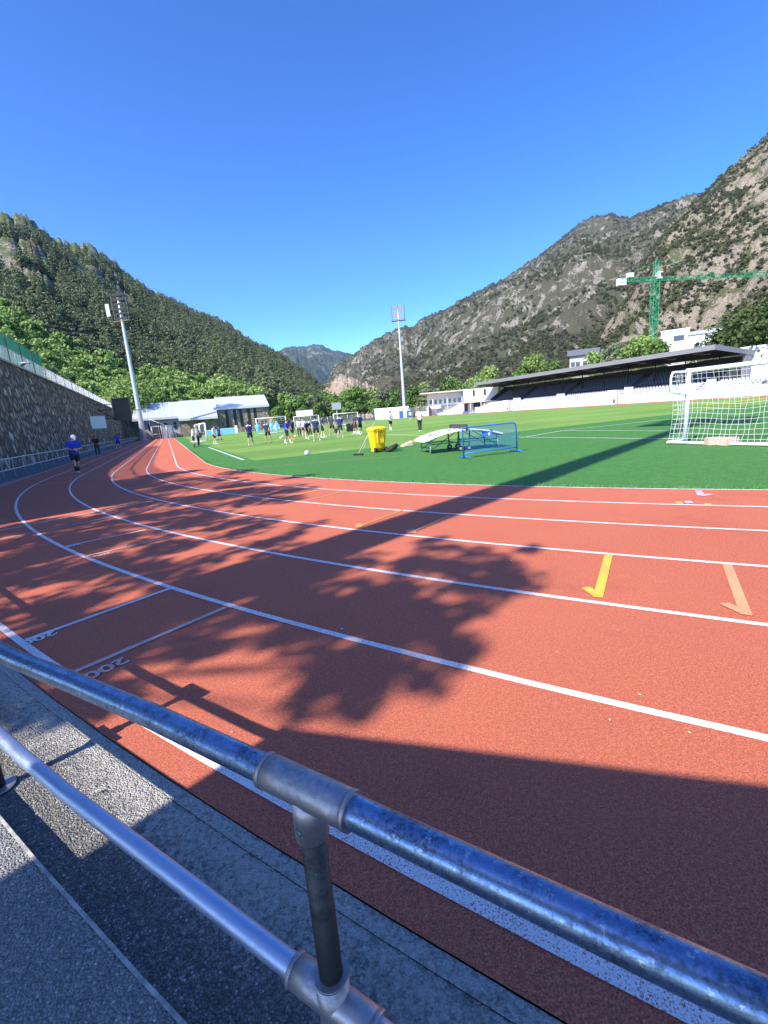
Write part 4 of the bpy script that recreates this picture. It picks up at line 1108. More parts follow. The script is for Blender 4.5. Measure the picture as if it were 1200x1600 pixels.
# ------------------------------------------------------------------ tower crane
D = 205.0
pb = at(1020.5, 530, D); pt = at(1022, 409, D); pj = at(1022, 437, D)
t = thing('tower_crane', (pb.x, pb.y, 0), 'green lattice tower crane with white counterweights above the grandstand', 'crane', rz=0)
def lattice(mb, a, b, w, n, th, square=True, wb=None):
    a, b = Vector(a), Vector(b); d = (b - a).normalized()
    u = d.cross(Vector((0, 1, 0)) if abs(d.y) < .9 else Vector((1, 0, 0))).normalized(); v = d.cross(u)
    cr = [u + v, u - v, -u - v, -u + v] if square else [u * 1.0 + v, v * -1.0, -u + v]
    k = len(cr)
    for c_ in cr: mb.tube([a + c_ * w / 2, b + c_ * w / 2], th, 4)
    for i in range(n):
        p, q = a.lerp(b, i / n), a.lerp(b, (i + 1) / n)
        for j in range(k):
            c1, c2 = (cr[j], cr[(j + 1) % k]) if i % 2 else (cr[(j + 1) % k], cr[j])
            mb.tube([p + c1 * w / 2, q + c2 * w / 2], th * .7, 3, caps=False); mb.tube([p + c1 * w / 2, p + c2 * w / 2], th * .7, 3, caps=False)
MJ = pj.z
mb = MB(); lattice(mb, (0, 0, 0), (0, 0, MJ - .6), 2.0, 26, .115); mb.build('mast', M['craneg'], t)
mb = MB(); lattice(mb, (0, 0, MJ + .6), (0, 0, pt.z), 1.2, 4, .11); mb.tube([(0, 0, pt.z), (0, 0, pt.z + .7)], .3, 6); mb.build('tower_head', M['craneg'], t)
a0 = azel(1022, 437)[0]
def at_z(u, v, z):
    d_ = ray(u, v); t_ = (z - EYE.z) / d_.z; return Vector((d_.x * t_, d_.y * t_, z))
pl = at_z(963, 440, MJ); pr = at_z(1200, 430, MJ)
ddir = Vector((pr.x - pl.x, pr.y - pl.y, 0)).normalized()
al = -(Vector((pl.x - pb.x, pl.y - pb.y, 0)).length)
mb = MB(); lattice(mb, Vector((0, 0, MJ)), ddir * 62 + Vector((0, 0, MJ)), 1.4, 34, .085, False); mb.build('jib', M['craneg'], t)
mb = MB(); lattice(mb, Vector((0, 0, MJ)), ddir * al + Vector((0, 0, MJ)), 1.2, 8, .11); mb.build('counter_jib', M['craneg'], t)
rzc = math.atan2(ddir.y, ddir.x)
mb = MB()
for k in range(2): c_ = ddir * (al + .6 + 1.7 * k); mb.box((c_.x, c_.y, MJ - .4 - .0 * k), (1.4, 1.3, 2.3), rzc)
mb.build('counterweight', M['white_wall'], t)
c_ = ddir * (al * .68); MB().box((c_.x, c_.y, MJ + 1.7), (2.2, 1.3, 1.4), rzc).build('winch_house', M['white'], t)
c_ = ddir * 1.3; f = MB().box((c_.x, c_.y, MJ + 1.3), (1.7, 1.5, 2.3), rzc).build('cab', M['white'], t)
MB().box((c_.x + ddir.x * .55, c_.y + ddir.y * .55 - .45, MJ + 1.5), (.8, 1.0, 1.1), rzc).build('window', M['glass'], f)
mb = MB(); mb.tube([(0, 0, pt.z), ddir * al * .95 + Vector((0, 0, MJ + .6))], .06, 4); mb.tube([(0, 0, pt.z), ddir * 24 + Vector((0, 0, MJ + 1.3))], .06, 4); mb.tube([(0, 0, pt.z), ddir * 46 + Vector((0, 0, MJ + 1.3))], .06, 4)
mb.build('tie_bars', M['craneg'], t)

# ------------------------------------------------------------------ goals
def goal(name, A, dirv, back, Wd, Hh, depth, label, r=.06, nd=.14, th=.006, top=.75, group=None, slope=False):
    """A: foot of one post, dirv: unit vector to the other, back: unit vector towards the back of the net"""
    t = thing(name, A, label, 'goal', group); d = Vector(dirv); b = Vector(back); z = Vector((0, 0, 1))
    for k, q in enumerate((Vector(), d * Wd)): MB().tube([q, q + z * (Hh + r)], r, 12).build('post', M['white'], t)
    MB().tube([-d * r + z * Hh, d * (Wd + r) + z * Hh], r, 12).build('crossbar', M['white'], t)
    td = depth if not slope else depth * .45
    mb = MB()
    for q in (Vector(), d * Wd):
        n = 5; arcp = [q + z * (Hh - .02)] + [q + b * (td - .18) + z * (Hh - .01)] + [q + b * (td - .18 + .18 * math.sin(a * PI / 2 / n)) + z * (Hh - .01 - .18 * (1 - math.cos(a * PI / 2 / n))) for a in range(1, n + 1)]
        if slope: arcp = arcp + [q + b * depth + z * .05]
        else: arcp = arcp + [q + b * td + z * (Hh * .72), q + z * (Hh * .66)]
        mb.tube(arcp, r * .45, 8); mb.tube([q + z * .05, q + b * depth + z * .05], r * .7, 8)
    mb.tube([b * depth + z * .05, d * Wd + b * depth + z * .05], r * .7, 8)
    mb.build('net_support', M['white'], t)
    mb = MB(); rnd = random.Random(int(A[0] * 10))
    nu = max(2, int(Wd / nd)); nv = max(2, int(Hh / nd)); nb = max(2, int(depth / nd))
    def back_pt(u, v):    # v 0 top .. 1 bottom; loose net bellies in towards the field
        off = td + (depth - td) * v - (.13 * math.sin(PI * v) + .05 * math.sin(9 * u + 3 * v) * v) * (1 if not slope else .4)
        sag = .035 * math.sin(PI * v) * math.sin(u * 16)
        return d * (Wd * u) + b * off + z * (Hh * (1 - v) * .985 + .03 + sag)
    for i in range(nu + 1):
        u = i / nu; w_ = .25 * nd / Wd * math.sin(i * 1.7)
        mb.tube([back_pt(min(1, max(0, u + w_ * math.sin(j * .9))), j / nv) for j in range(nv + 1)], th, 3, caps=False)
        mb.tube([d * (Wd * u) + z * Hh, d * (Wd * u) + b * td * .5 + z * (Hh - .05), back_pt(u, 0)], th, 3, caps=False)
    for j in range(nv + 1):
        v = j / nv; mb.tube([back_pt(i / nu, v) for i in range(nu + 1)], th, 3, caps=False)
    for k in range(1, nb):
        f = k / nb; mb.tube([d * (Wd * i / nu) + b * td * f + z * (Hh - .05 * math.sin(PI * f)) for i in range(nu + 1)], th, 3, caps=False)
    for q, sg in ((0, 1), (1, -1)):
        for j in range(nv + 1):
            v = j / nv; e = back_pt(q, v); mb.tube([d * (Wd * q) + z * e.z, e * .5 + (d * (Wd * q) + z * e.z) * .5 + d * sg * .06 * math.sin(PI * v) - z * .03, e], th, 3, caps=False)
        for k in range(1, nb):
            f = k / nb; mb.tube([(d * (Wd * q) + z * back_pt(q, j / nv).z).lerp(back_pt(q, j / nv), f) + d * sg * .06 * math.sin(PI * j / nv) for j in range(nv + 1)], th, 3, caps=False)
    mb.build('net', M['net'], t); return t
T3, N3 = Vector((TX, TY, 0)), Vector((NX, NY, 0))
gA = Vector((9.12, 13.66, 0))
goal('football_goal', gA, -T3, N3, 6.0, 2.03, .78, 'white football goal close on the right with a loose white net', .066, .135, .0048)
def far_goal(u0, u1, v, D, Hh, label, dep=1.2, ang=0.0, W_=None):
    p, q = at(u0, v, D), at(u1, v - (u1 - u0) * .0795, D); p.z = q.z = 0; d = (q - p); w = W_ or d.length; d.normalize()
    if ang: d = Matrix.Rotation(ang, 3, 'Z') @ d
    goal('football_goal', p, d, Vector((-d.y, d.x, 0)), w, Hh, dep, label, .07, .30, .010, group='goals at the far end', slope=True)
far_goal(402, 448, 673, 78, 2.45, 'far white goal in front of the slit windowed stone hall')
far_goal(460.5, 499, 667, 96, 2.45, 'far white goal under the wide white billboard')
far_goal(522.5, 560, 664, 100, 2.45, 'far white goal between the small grey board and the yellow bin')
p = G(324, 689.5)
goal('training_goal', p, Matrix.Rotation(2.15, 3, 'Z') @ Vector((1, 0, 0)), Matrix.Rotation(2.15 + PI / 2, 3, 'Z') @ Vector((1, 0, 0)), 3.0, 2.15, 1.3, 'small white goal standing by the two trainers near the left touchline', .10, .2, .008, slope=True)
for u, lb in ((1117, 'left pinkish concrete block weighing down the goal net'), (1138, 'right pinkish concrete block weighing down the goal net')):
    p = G(u, 695.5 + (u - 1117) * .02)
    bm = bmesh.new(); bmesh.ops.create_cube(bm, size=1.0)
    for v in bm.verts: v.co = Vector((v.co.x * .44, v.co.y * .24, v.co.z * .21 + .105))
    bmesh.ops.bevel(bm, geom=bm.edges[:], offset=.018, segments=2, affect='EDGES')
    me = bpy.data.meshes.new('concrete_block'); bm.to_mesh(me); bm.free(); me.materials.append(M['brick'])
    ob = bpy.data.objects.new('concrete_block', me); COL.objects.link(ob); ob.location = p; ob.rotation_euler.z = -.12 if u < 1120 else .22
    tag(ob, lb, 'block')

# ------------------------------------------------------------------ yellow wheeled bin, broom, bag, plank
pB = (G(577, 709) + G(602, 704)) / 2 + Vector((.03, .15, 0))
t = thing('wheelie_bin', pB, 'yellow wheeled rubbish bin with closed lid on the dark turf', 'bin', rz=.42)
def taper(mb, z0, z1, a0, a1, b0, b1, c0=0, c1=0):
    vs = [(sx * a0, sy * b0 + c0, z0) for sx, sy in ((-1, -1), (1, -1), (1, 1), (-1, 1))] + [(sx * a1, sy * b1 + c1, z1) for sx, sy in ((-1, -1), (1, -1), (1, 1), (-1, 1))]
    return mb.add(vs, [(3, 2, 1, 0), (4, 5, 6, 7), (0, 1, 5, 4), (1, 2, 6, 5), (2, 3, 7, 6), (3, 0, 4, 7)])
def bevelled(o_, w=.012, seg=2):
    md = o_.modifiers.new('bevel', 'BEVEL'); md.width = w; md.segments = seg; md.limit_method = 'ANGLE'; return o_
mb = MB(); taper(mb, .16, .90, .215, .285, .24, .33); taper(mb, .02, .16, .21, .214, .15, .236, .06, 0); taper(mb, .86, .93, .30, .305, .345, .35)
mb.box((-.12, -.335, .62), (.03, .06, .5)); mb.box((.12, -.335, .62), (.03, .06, .5)); mb.box((0, -.31, .5), (.22, .02, .35))
bevelled(mb.build('body', M['binY'], t))
mb = MB(); taper(mb, .932, .985, .31, .29, .37, .34); taper(mb, .985, 1.03, .285, .20, .33, .22); bevelled(mb.build('lid', M['binY'], t), .015, 3)
mb = MB().tube([(-.27, -.345, .93), (-.25, -.43, .95), (.25, -.43, .95), (.27, -.345, .93)], .018, 8); mb.box((0, -.40, .93), (.06, .10, .04))
for x in (-.13, .13): mb.box((x, -.36, .84), (.03, .09, .16))
mb.build('handle', M['binY'], t)
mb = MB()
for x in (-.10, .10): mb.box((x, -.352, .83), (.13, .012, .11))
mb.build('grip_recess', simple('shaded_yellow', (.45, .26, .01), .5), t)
for x in (-.235, .235): 
    w_ = MB().tube([(x - .03, -.27, .1), (x + .03, -.27, .1)], .1, 20).build('wheel', M['rubber'], t)
    MB().tube([(x - .034, -.27, .1), (x + .034, -.27, .1)], .045, 12).build('hub', M['dark'], w_)
MB().tube([(-.24, -.27, .1), (.24, -.27, .1)], .015, 8).build('axle', M['dark'], t)
f0 = G(560, 711.5); top = f0 + Vector((.86, .66, 1.24)); d_ = ray(585.3, 659.5); tt_ = 18.55 / math.hypot(d_.x, d_.y); top = Vector((d_.x * tt_, d_.y * tt_, EYE.z + d_.z * tt_))
t = thing('broom', f0, 'pale handled broom leaning against the yellow bin', 'broom')
MB().tube([(0, 0, .05), top - f0], .016, 8).build('handle', M['wood'], t); MB().tube([(.10, .04, .06), (top - f0) * .5 + Vector((.06, .03, 0))], .010, 6).build('brace', M['grey'], t)
MB().box((0, 0, .04), (.42, .09, .06), -.5).build('head', M['rubber'], t); MB().box((0, 0, .008), (.40, .07, .02), -.5).build('bristles', M['dark'], t)
p = G(612, 705.5)
t = thing('tyre', p, 'small black tyre lying in the shade of the yellow bin', 'tyre')
mb = MB().tube([(.20 * math.cos(a), .20 * math.sin(a), .13 + .10 * math.cos(a)) for a in [2 * PI * i / 20 for i in range(20)]], .085, 10, closed=True); mb.build('tread', M['rubber'], t)
mb = MB().tube([(0, 0, .10), (.01, 0, .15)], .14, 16); mb.build('hub', M['dark'], t)
p = G(636, 697.5)
t = thing('foam_pad', p, 'cream wedge shaped pad lying by the white table', 'pad', rz=.5)
mb = MB(); mb.add([(-.28, -.16, 0), (.28, -.16, 0), (.28, .16, 0), (-.28, .16, 0), (-.26, -.15, .08), (.27, -.14, .24), (.27, .14, .24), (-.26, .15, .08)], [(3, 2, 1, 0), (4, 5, 6, 7), (0, 1, 5, 4), (1, 2, 6, 5), (2, 3, 7, 6), (3, 0, 4, 7)])
bevelled(mb.build('cover', M['wood'], t), .03, 3); MB().box((.0, -.165, .05), (.4, .012, .05)).build('side_band', M['cream'], t)

# ------------------------------------------------------------------ curved white ball table
pT = Vector((2.95, 16.98, 0)); rzT = math.atan2(.18, .98)
t = thing('curved_table', pT, 'white curved ball game table with dark net and folding legs', 'table', rz=rzT)
Lh, Wh = 1.52, .76
def tz(x): return .475 + .30 * math.cos(min(1, abs(x) / Lh) * PI / 2) ** .9
mb = MB(); n = 24
for i in range(n):
    x0, x1 = -Lh + 2 * Lh * i / n, -Lh + 2 * Lh * (i + 1) / n; z0, z1 = tz(x0), tz(x1)
    cut = lambda x: Wh - .12 * max(0, (abs(x) - Lh + .18) / .18) ** 2
    w0, w1 = cut(x0), cut(x1)
    mb.add([(x0, -w0, z0), (x1, -w1, z1), (x1, w1, z1), (x0, w0, z0), (x0, -w0, z0 - .045), (x1, -w1, z1 - .045), (x1, w1, z1 - .045), (x0, w0, z0 - .045)],
           [(0, 1, 2, 3), (7, 6, 5, 4), (0, 4, 5, 1), (2, 6, 7, 3)] + ([(0, 3, 7, 4)] if i == 0 else []) + ([(1, 5, 6, 2)] if i == n - 1 else []))
tt = mb.build('table_top', M['white'], t)
def decal(nm, pts, mat, dz=.004):
    m_ = MB()
    m_.add([(x, y, tz(x) + dz) for x, y in pts], [tuple(range(len(pts)))]); return m_.build(nm, M[mat], tt)
ringp = []
for cx_, rx, ry, dz, mt in ((-.62, .52, .40, .004, 'purple'), (-.60, .40, .28, .006, 'white')):
    m_ = MB()
    for i in range(28):
        a0_, a1_ = 2 * PI * i / 28, 2 * PI * (i + 1) / 28
        q = [(cx_ + rx * math.cos(a), ry * math.sin(a)) for a in (a0_, a1_)]
        m_.add([(cx_, 0, tz(cx_) + dz), (q[0][0], q[0][1], tz(q[0][0]) + dz), (q[1][0], q[1][1], tz(q[1][0]) + dz)], [(0, 1, 2)])
    m_.build('emblem', M[mt], tt)
decal('emblem', [(-.98 + .13 * math.cos(a), -.24 + .10 * math.sin(a)) for a in [2 * PI * i / 14 for i in range(14)]], 'red', .009)
for i, w_ in enumerate((.20, .13, .17)): decal('emblem_bar', [(-.80 + .19 * i, -.07), (-.80 + .19 * i + .8 * w_, -.07), (-.77 + .19 * i + .8 * w_, .09), (-.77 + .19 * i, .09)], 'purple', .010)
MB().box((0, 0, .775 + .085), (.05, 1.66, .15)).build('net', M['dark'], t)
mb = MB()
for y in (-.84, .84): mb.box((0, y, .80), (.06, .04, .22))
mb.build('net_post', M['black'], t)
for sx in (-1, 1):
    for sy in (-1, 1):
        MB().tube([(sx * 1.22, sy * .56, tz(1.2) - .05), (sx * 1.30, sy * .62, 0)], .026, 8).build('leg', M['grey'], t)
        MB().tube([(sx * .22, sy * .55, tz(.2) - .06), (sx * .16, sy * .58, .10)], .026, 8).build('leg', M['steeldark'], t)
        w_ = MB().tube([(sx * .16, sy * .58 - .03, .10), (sx * .16, sy * .58 + .03, .10)], .095, 16).build('wheel', M['rubber'], t)
        MB().tube([(sx * .16, sy * .58 - .034, .10), (sx * .16, sy * .58 + .034, .10)], .05, 12).build('hub', M['grey'], w_)
mb = MB()
for sx in (-1, 1):
    mb.tube([(sx * 1.27, -.58, .20), (sx * 1.27, .58, .20)], .018, 6)
    for y in (-.56, .56): mb.tube([(sx * 1.24, y, .33), (sx * .18, y, .33)], .018, 6); mb.tube([(sx * 1.28, y, .1), (sx * .30, y, tz(.3) - .06)], .014, 6)
mb.tube([(-.18, -.56, .3), (-.18, .56, .3)], .018, 6); mb.tube([(.18, -.56, .3), (.18, .56, .3)], .018, 6); mb.build('leg_braces', M['steeldark'], t)
# blue sign hung on the right end of the table
p = at(761, 676, 16.9); 
t = thing('blue_sign', p, 'small blue sign with white lettering fixed at the right end of the white table', 'sign', rz=-.15)
MB().box((0, 0, 0), (.36, .08, .24)).build('panel', M['bluebox'], t)
mb = MB()
for i in range(4): mb.box((-.11 + .07 * i, -.043, .065), (.045, .006, .025))
mb.box((.07, -.043, -.05), (.06, .006, .09)); mb.box((.07, -.043, .0), (.035, .006, .03)); mb.build('lettering', M['white'], t)
MB().tube([(.18, .03, 0), (.26, .03, .02)], .012, 6).build('bracket', M['grey'], t)
# blue mesh barrier
p, q = G(725, 716.5), G(808, 706); d = q - p; Lx = d.length
t = thing('mesh_barrier', p, 'blue tubular barrier with fine mesh leaning in front of the white table', 'barrier', rz=math.atan2(d.y, d.x))
lean = .10; Hb = .93; xo = -.09
def bp(x, z): return (x + xo * z / Hb + (-.02 if x > 1 else 0) * z, -lean * z / Hb + .0, z)
mb = MB(); rr_ = .022
pts = [bp(0, 0), bp(0, Hb - .12), bp(.03, Hb - .03), bp(.12, Hb), bp(Lx - .12, Hb), bp(Lx - .03, Hb - .03), bp(Lx, Hb - .12), bp(Lx, 0)]
mb.tube(pts, rr_, 10); mb.tube([bp(0, .15), bp(Lx, .15)], rr_ * .8, 10); mb.build('frame', M['bluepaint'], t)
mb = MB()
n = int(Lx / .045)
for i in range(1, n): mb.tube([bp(Lx * i / n, .15), bp(Lx * i / n, Hb)], .0032, 3, caps=False)
for k in range(1, 18): z_ = .15 + (Hb - .15) * k / 18; mb.tube([bp(0, z_), bp(Lx, z_)], .0032, 3, caps=False)
mb.build('mesh', M['bluepaint'], t)
for x in (0.03, Lx - .03):
    MB().tube([(x, -.30, .0), (x, -.30, .04), (x, .0, .06), (x, .30, .04), (x, .30, 0)], .018, 8).build('foot', M['bluepaint'], t)

# ------------------------------------------------------------------ balls, bags, dummies
def ball_mesh():
    mb = MB(); mb.ball((0, 0, .11), .11, 20, 14); o_ = mb.build('football', M['white']);
    return o_
ball0 = ball_mesh(); bm2 = MB()
for v in [(0, 0, 1), (.894, 0, .447), (.276, .85, .447), (-.724, .526, .447), (-.724, -.526, .447), (.276, -.85, .447)]:
    v = Vector(v).normalized(); a_ = v.orthogonal().normalized(); b_ = v.cross(a_); c_ = Vector((0, 0, .11)) + v * .1085
    bm2.add([c_ + (a_ * math.cos(2 * PI * i / 5) + b_ * math.sin(2 * PI * i / 5)) * .036 for i in range(5)], [(0, 1, 2, 3, 4)])
pan = bm2.build('panels', simple('grey_panels', (.45, .45, .50), .5), ball0)
balls = [((480, 711.5), 'nearest white football on the grass left of the yellow bin'), ((439, 686), 'white football behind the legs of the player in bright blue'), ((442, 683.5), 'white football in the loose row, second behind the player in bright blue'),
         ((461, 683), 'white football beside the dark shirted player'), ((466.5, 682), 'white football at the feet of the man in white shirt and black trousers'),
         ((431.5, 673.5), 'tiny football lying between the light blue dummies and the far goal'), ((541, 669.5), 'tiny football beyond the player seen from behind'), ((556, 678), 'white football at the feet of the pair near the black bag')]
for i, (uv, lb) in enumerate(balls):
    b_ = ball0 if i == 0 else copy_tree(ball0); b_.location = G(*uv); tag(b_, lb, 'football', 'footballs on the grass'); b_.rotation_euler = (0, 0, i)
def bag(uv, w, h, label):
    t = thing('kit_bag', G(*uv), label, 'bag', 'black kit bags', rz=.2)
    bevelled(MB().box((0, 0, h / 2), (w, .45, h)).build('body', M['black'], t), .08, 3)
    MB().tube([(-w * .3, 0, h), (-w * .2, 0, h + .12), (w * .2, 0, h + .12), (w * .3, 0, h)], .02, 6).build('handle', M['dark'], t)
bag((548, 674), .85, .85, 'big black bag standing left of the two players on the right of the group'); bag((526.5, 676.5), .6, .45, 'low black bag behind the player seen from behind')
def dummy(u, D, label):
    p = at(u, 670, D); p.z = 0
    t = thing('training_dummy', p, label, 'training dummy', 'light blue free kick dummies', rz=.1)
    mb = MB(); mb.ball((0, 0, 1.68), .13, 12, 8, (1, .5, 1.15)); mb.ball((0, 0, 1.2), .32, 14, 10, (1, .3, 1.25)); mb.ball((0, 0, .72), .22, 12, 8, (1, .3, 1.5)); mb.build('figure', M['lightblue'], t)
    mb = MB(); mb.tube([(-.1, 0, .6), (-.1, 0, 0)], .03, 6); mb.tube([(.1, 0, .6), (.1, 0, 0)], .03, 6); mb.tube([(-.25, .15, .02), (.25, .15, .02)], .03, 6); mb.tube([(-.25, -.15, .02), (.25, -.15, .02)], .03, 6); mb.build('stand', M['lightblue'], t)
dummy(402.5, 70, 'light blue dummy at the left post of the far goal by the hall'); dummy(424.5, 72, 'light blue dummy in the middle of the far goal by the hall'); dummy(433, 73, 'light blue dummy right of the middle of the far goal by the hall')

# ------------------------------------------------------------------ people
SKIN = [simple('skin_a', (.48, .29, .20), .55), simple('skin_b', (.36, .20, .13), .55), simple('skin_c', (.56, .36, .26), .55)]
CL = {'navy': simple('navy_cloth', (.025, .032, .12), .8), 'black': simple('black_cloth', (.016, .016, .02), .8), 'white': simple('white_cloth', (.72, .73, .76), .8), 'blue': simple('royal_blue_cloth', (.02, .06, .52), .8),
      'grey': simple('grey_cloth', (.45, .46, .50), .8), 'dark': simple('charcoal_cloth', (.045, .048, .07), .8), 'hair': simple('dark_hair', (.025, .017, .012), .7), 'shoe': simple('pale_shoe', (.66, .66, .62), .6),
      'shoe_o': simple('orange_shoe', (.7, .22, .08), .6), 'sock': simple('white_sock', (.72, .72, .72), .8), 'teal': simple('dark_teal_cloth', (.02, .07, .10), .8)}
PEND = []
def capsule(mb, a, b, ra, rb, n=12):
    a, b = Vector(a), Vector(b); d = b - a; L = d.length
    if L < 1e-6: mb.ball(a, ra, n, 8); return
    d.normalize(); pts = []; rs = []
    for i in range(5): t_ = -math.cos(i * PI / 8) ; pts.append(a + d * ra * t_); rs.append(max(1e-4, ra * math.sin(i * PI / 8)))
    for i in range(5): t_ = math.sin(i * PI / 8); pts.append(b + d * rb * t_); rs.append(max(1e-4, rb * math.cos(i * PI / 8)))
    mb.tube(pts, rs, n)
def pend(mb, name, mat, parent, voxel, smooth=4):
    o_ = mb.build(name, mat, parent)
    m = o_.modifiers.new('r', 'REMESH'); m.mode = 'VOXEL'; m.voxel_size = voxel; m.use_smooth_shade = True
    m = o_.modifiers.new('s', 'SMOOTH'); m.factor = .5; m.iterations = smooth
    PEND.append(o_); return o_
def rotx(a): return Matrix.Rotation(a, 3, 'X')
def person(feet, rz, label, shirt='navy', shorts='black', legs=None, arms=None, lean=0.0, side=0.0, head=0.0, turn=0.0, trousers=False, socks='sock', shoes='shoe', cap=None, skin=0, voxel=.017, group='people training on the pitch', hgt=1.78, yoke=None, crouch=None, lift=0.0):
    """local -Y is forward. legs: ((flex, knee, spread) left, right); arms: ((flex, spread, elbow, inward) left, right), degrees"""
    legs = legs or ((4, 2, 5), (-4, 4, 5)); arms = arms or ((5, 8, 15, 0), (5, 8, 15, 0))
    k = hgt / 1.78; t = thing('person', feet, label, 'person', group, rz=rz)
    HIP = Vector((0, 0, .93)); R3 = Matrix.Rotation(rad(side), 3, 'Y') @ rotx(rad(lean)); up = R3 @ Vector((0, 0, 1)); fw = R3 @ Vector((0, -1, 0)); rt = R3 @ Vector((1, 0, 0))
    body, sh, st, sk, fo, ha = MB(), MB(), MB(), MB(), MB(), MB()
    J = {}
    for i, sg in ((0, -1), (1, 1)):
        fl, kn, sp = [rad(x) for x in legs[i]]
        h = HIP + rt * sg * .095 - up * .02
        th = Matrix.Rotation(-sg * sp, 3, 'Y') @ (rotx(-fl) @ Vector((0, 0, -1)))
        sn = Matrix.Rotation(-sg * sp * .8, 3, 'Y') @ (rotx(-fl + kn) @ Vector((0, 0, -1)))
        kp = h + th * .43; an = kp + sn * .415
        ff = (Matrix.Rotation(rad(legs[i][3]) if len(legs[i]) > 3 else -sg * .15, 3, 'Z') @ (rotx(-fl + kn) @ Vector((0, -1, 0))))
        if an.z < .25: ff.z *= .3
        ff.normalize(); J[i] = (h, kp, an, ff)
    low = min(min(J[i][2].z - .085, (J[i][2] + J[i][3] * .15).z - .05) for i in (0, 1)); dz = Vector((0, 0, -low + lift)); sc = k
    def P_(v): return (Vector(v) + dz) * sc
    for i, sg in ((0, -1), (1, 1)):
        h, kp, an, ff = J[i]; cm = kp + (an - kp) * .28
        capsule(body, P_(h), P_(kp), .082 * k, .056 * k); capsule(body, P_(kp), P_(cm), .054 * k, .058 * k); capsule(body, P_(cm), P_(an), .056 * k, .036 * k)
        toe = an + ff * .17 - Vector((0, 0, .05)); heel = an - ff * .045 - Vector((0, 0, .045))
        capsule(body, P_(an), P_(toe - ff * .05), .036 * k, .026 * k)
        capsule(fo, P_(heel), P_(toe), .040 * k, .036 * k); capsule(fo, P_(an - Vector((0, 0, .03))), P_(heel), .046 * k, .038 * k)
        if trousers:
            capsule(st, P_(h), P_(kp), .100 * k, .070 * k); capsule(st, P_(kp), P_(an + (kp - an) * .04), .070 * k, .052 * k)
        else:
            capsule(st, P_(h), P_(h + (kp - h) * .66), .104 * k, .092 * k)
            s0 = .50 if socks != 'short' else .82
            capsule(sk, P_(kp + (an - kp) * s0), P_(an), .058 * k, .044 * k)
    capsule(st, P_(HIP + rt * -.07 + up * .02), P_(HIP + rt * .07 + up * .02), .112 * k, .112 * k); capsule(st, P_(HIP + up * .02), P_(HIP + up * .10), .118 * k, .115 * k)
    ch = HIP + up * .40; nk = HIP + up * .545
    for m_, e in ((body, 0), (sh, .014)):
        for x in (-.07, .07):
            capsule(m_, P_(HIP + rt * x * .8 + up * (.06 if m_ is sh else 0)), P_(ch + rt * x * 1.25), (.098 + e) * k, (.112 + e) * k)
        capsule(m_, P_(ch + up * .09 + rt * -.14), P_(ch + up * .09 + rt * .14), (.062 + e) * k, (.062 + e) * k)
        capsule(m_, P_(ch - fw * .02), P_(ch + up * .1), (.10 + e) * k, (.075 + e) * k)
    if shirt: capsule(sh, P_(HIP + up * .0 + rt * -.06), P_(HIP + up * .0 + rt * .06), .126 * k, .126 * k)
    hd = Matrix.Rotation(rad(turn), 3, 'Z') @ (rotx(rad(lean * .5 + head)) @ Vector((0, 0, 1))); hf = Matrix.Rotation(rad(turn), 3, 'Z') @ (rotx(rad(lean * .5 + head)) @ Vector((0, -1, 0))); hr = hf.cross(hd)
    n0 = nk; hc = nk + hd * .175 + hf * .015
    capsule(body, P_(ch + up * .08), P_(n0 + hd * .08), .058 * k, .054 * k)
    body.ball(P_(hc), .098 * k, 16, 12, (.86, 1, 1.12)); capsule(body, P_(hc + hf * .055 - hd * .075), P_(hc - hd * .03), .046 * k, .07 * k)
    capsule(body, P_(hc + hf * .092 + hd * .012), P_(hc + hf * .112 - hd * .022), .011 * k, .016 * k)
    for s_ in (-1, 1):
        capsule(body, P_(hc + hr * .083 * s_ + hd * .01), P_(hc + hr * .088 * s_ - hd * .03), .017 * k, .012 * k)
        capsule(body, P_(hc + hr * .033 * s_ + hf * .082 + hd * .035), P_(hc + hr * .05 * s_ + hf * .074 + hd * .035), .016 * k, .014 * k)
    capsule(body, P_(hc + hf * .088 - hd * .058 - hr * .02), P_(hc + hf * .088 - hd * .058 + hr * .02), .012 * k, .012 * k)
    ha.ball(P_(hc - hf * .018 + hd * .028), .106 * k, 16, 12, (.9, .98, 1.06))
    for i, sg in ((0, -1), (1, 1)):
        fl, sp, el, inn = [rad(x) for x in arms[i]]
        s = ch + up * .085 + rt * sg * .185
        ua = R3 @ (Matrix.Rotation(-sg * sp, 3, 'Y') @ (rotx(-fl) @ Vector((0, 0, -1))))
        fa = R3 @ (Matrix.Rotation(-sg * inn, 3, 'Z') @ (Matrix.Rotation(-sg * sp * .6, 3, 'Y') @ (rotx(-fl - el) @ Vector((0, 0, -1)))))
        e_ = s + ua * .29; w_ = e_ + fa * .25
        capsule(body, P_(s), P_(e_), .050 * k, .040 * k); capsule(body, P_(e_), P_(w_), .041 * k, .027 * k)
        px_ = fa.cross(Vector((0, 0, 1)) if abs(fa.z) < .9 else Vector((0, 1, 0))).normalized(); pz_ = fa.cross(px_)
        pl_ = w_ + fa * .085
        for q in (-.026, 0, .026): capsule(body, P_(w_ + fa * .012 + pz_ * q * .6), P_(pl_ + pz_ * q), .019 * k, .016 * k, 8)
        for j, (q, l_) in enumerate(((-.036, .062), (-.012, .074), (.012, .070), (.036, .054))):
            b0 = pl_ + pz_ * q; b1 = b0 + fa * l_ * .55 + px_ * .004; b2 = b1 + (fa * .8 + px_ * .5 * -sg).normalized() * l_ * .5
            capsule(body, P_(b0), P_(b1), .0105 * k, .010 * k, 6); capsule(body, P_(b1), P_(b2), .010 * k, .009 * k, 6)
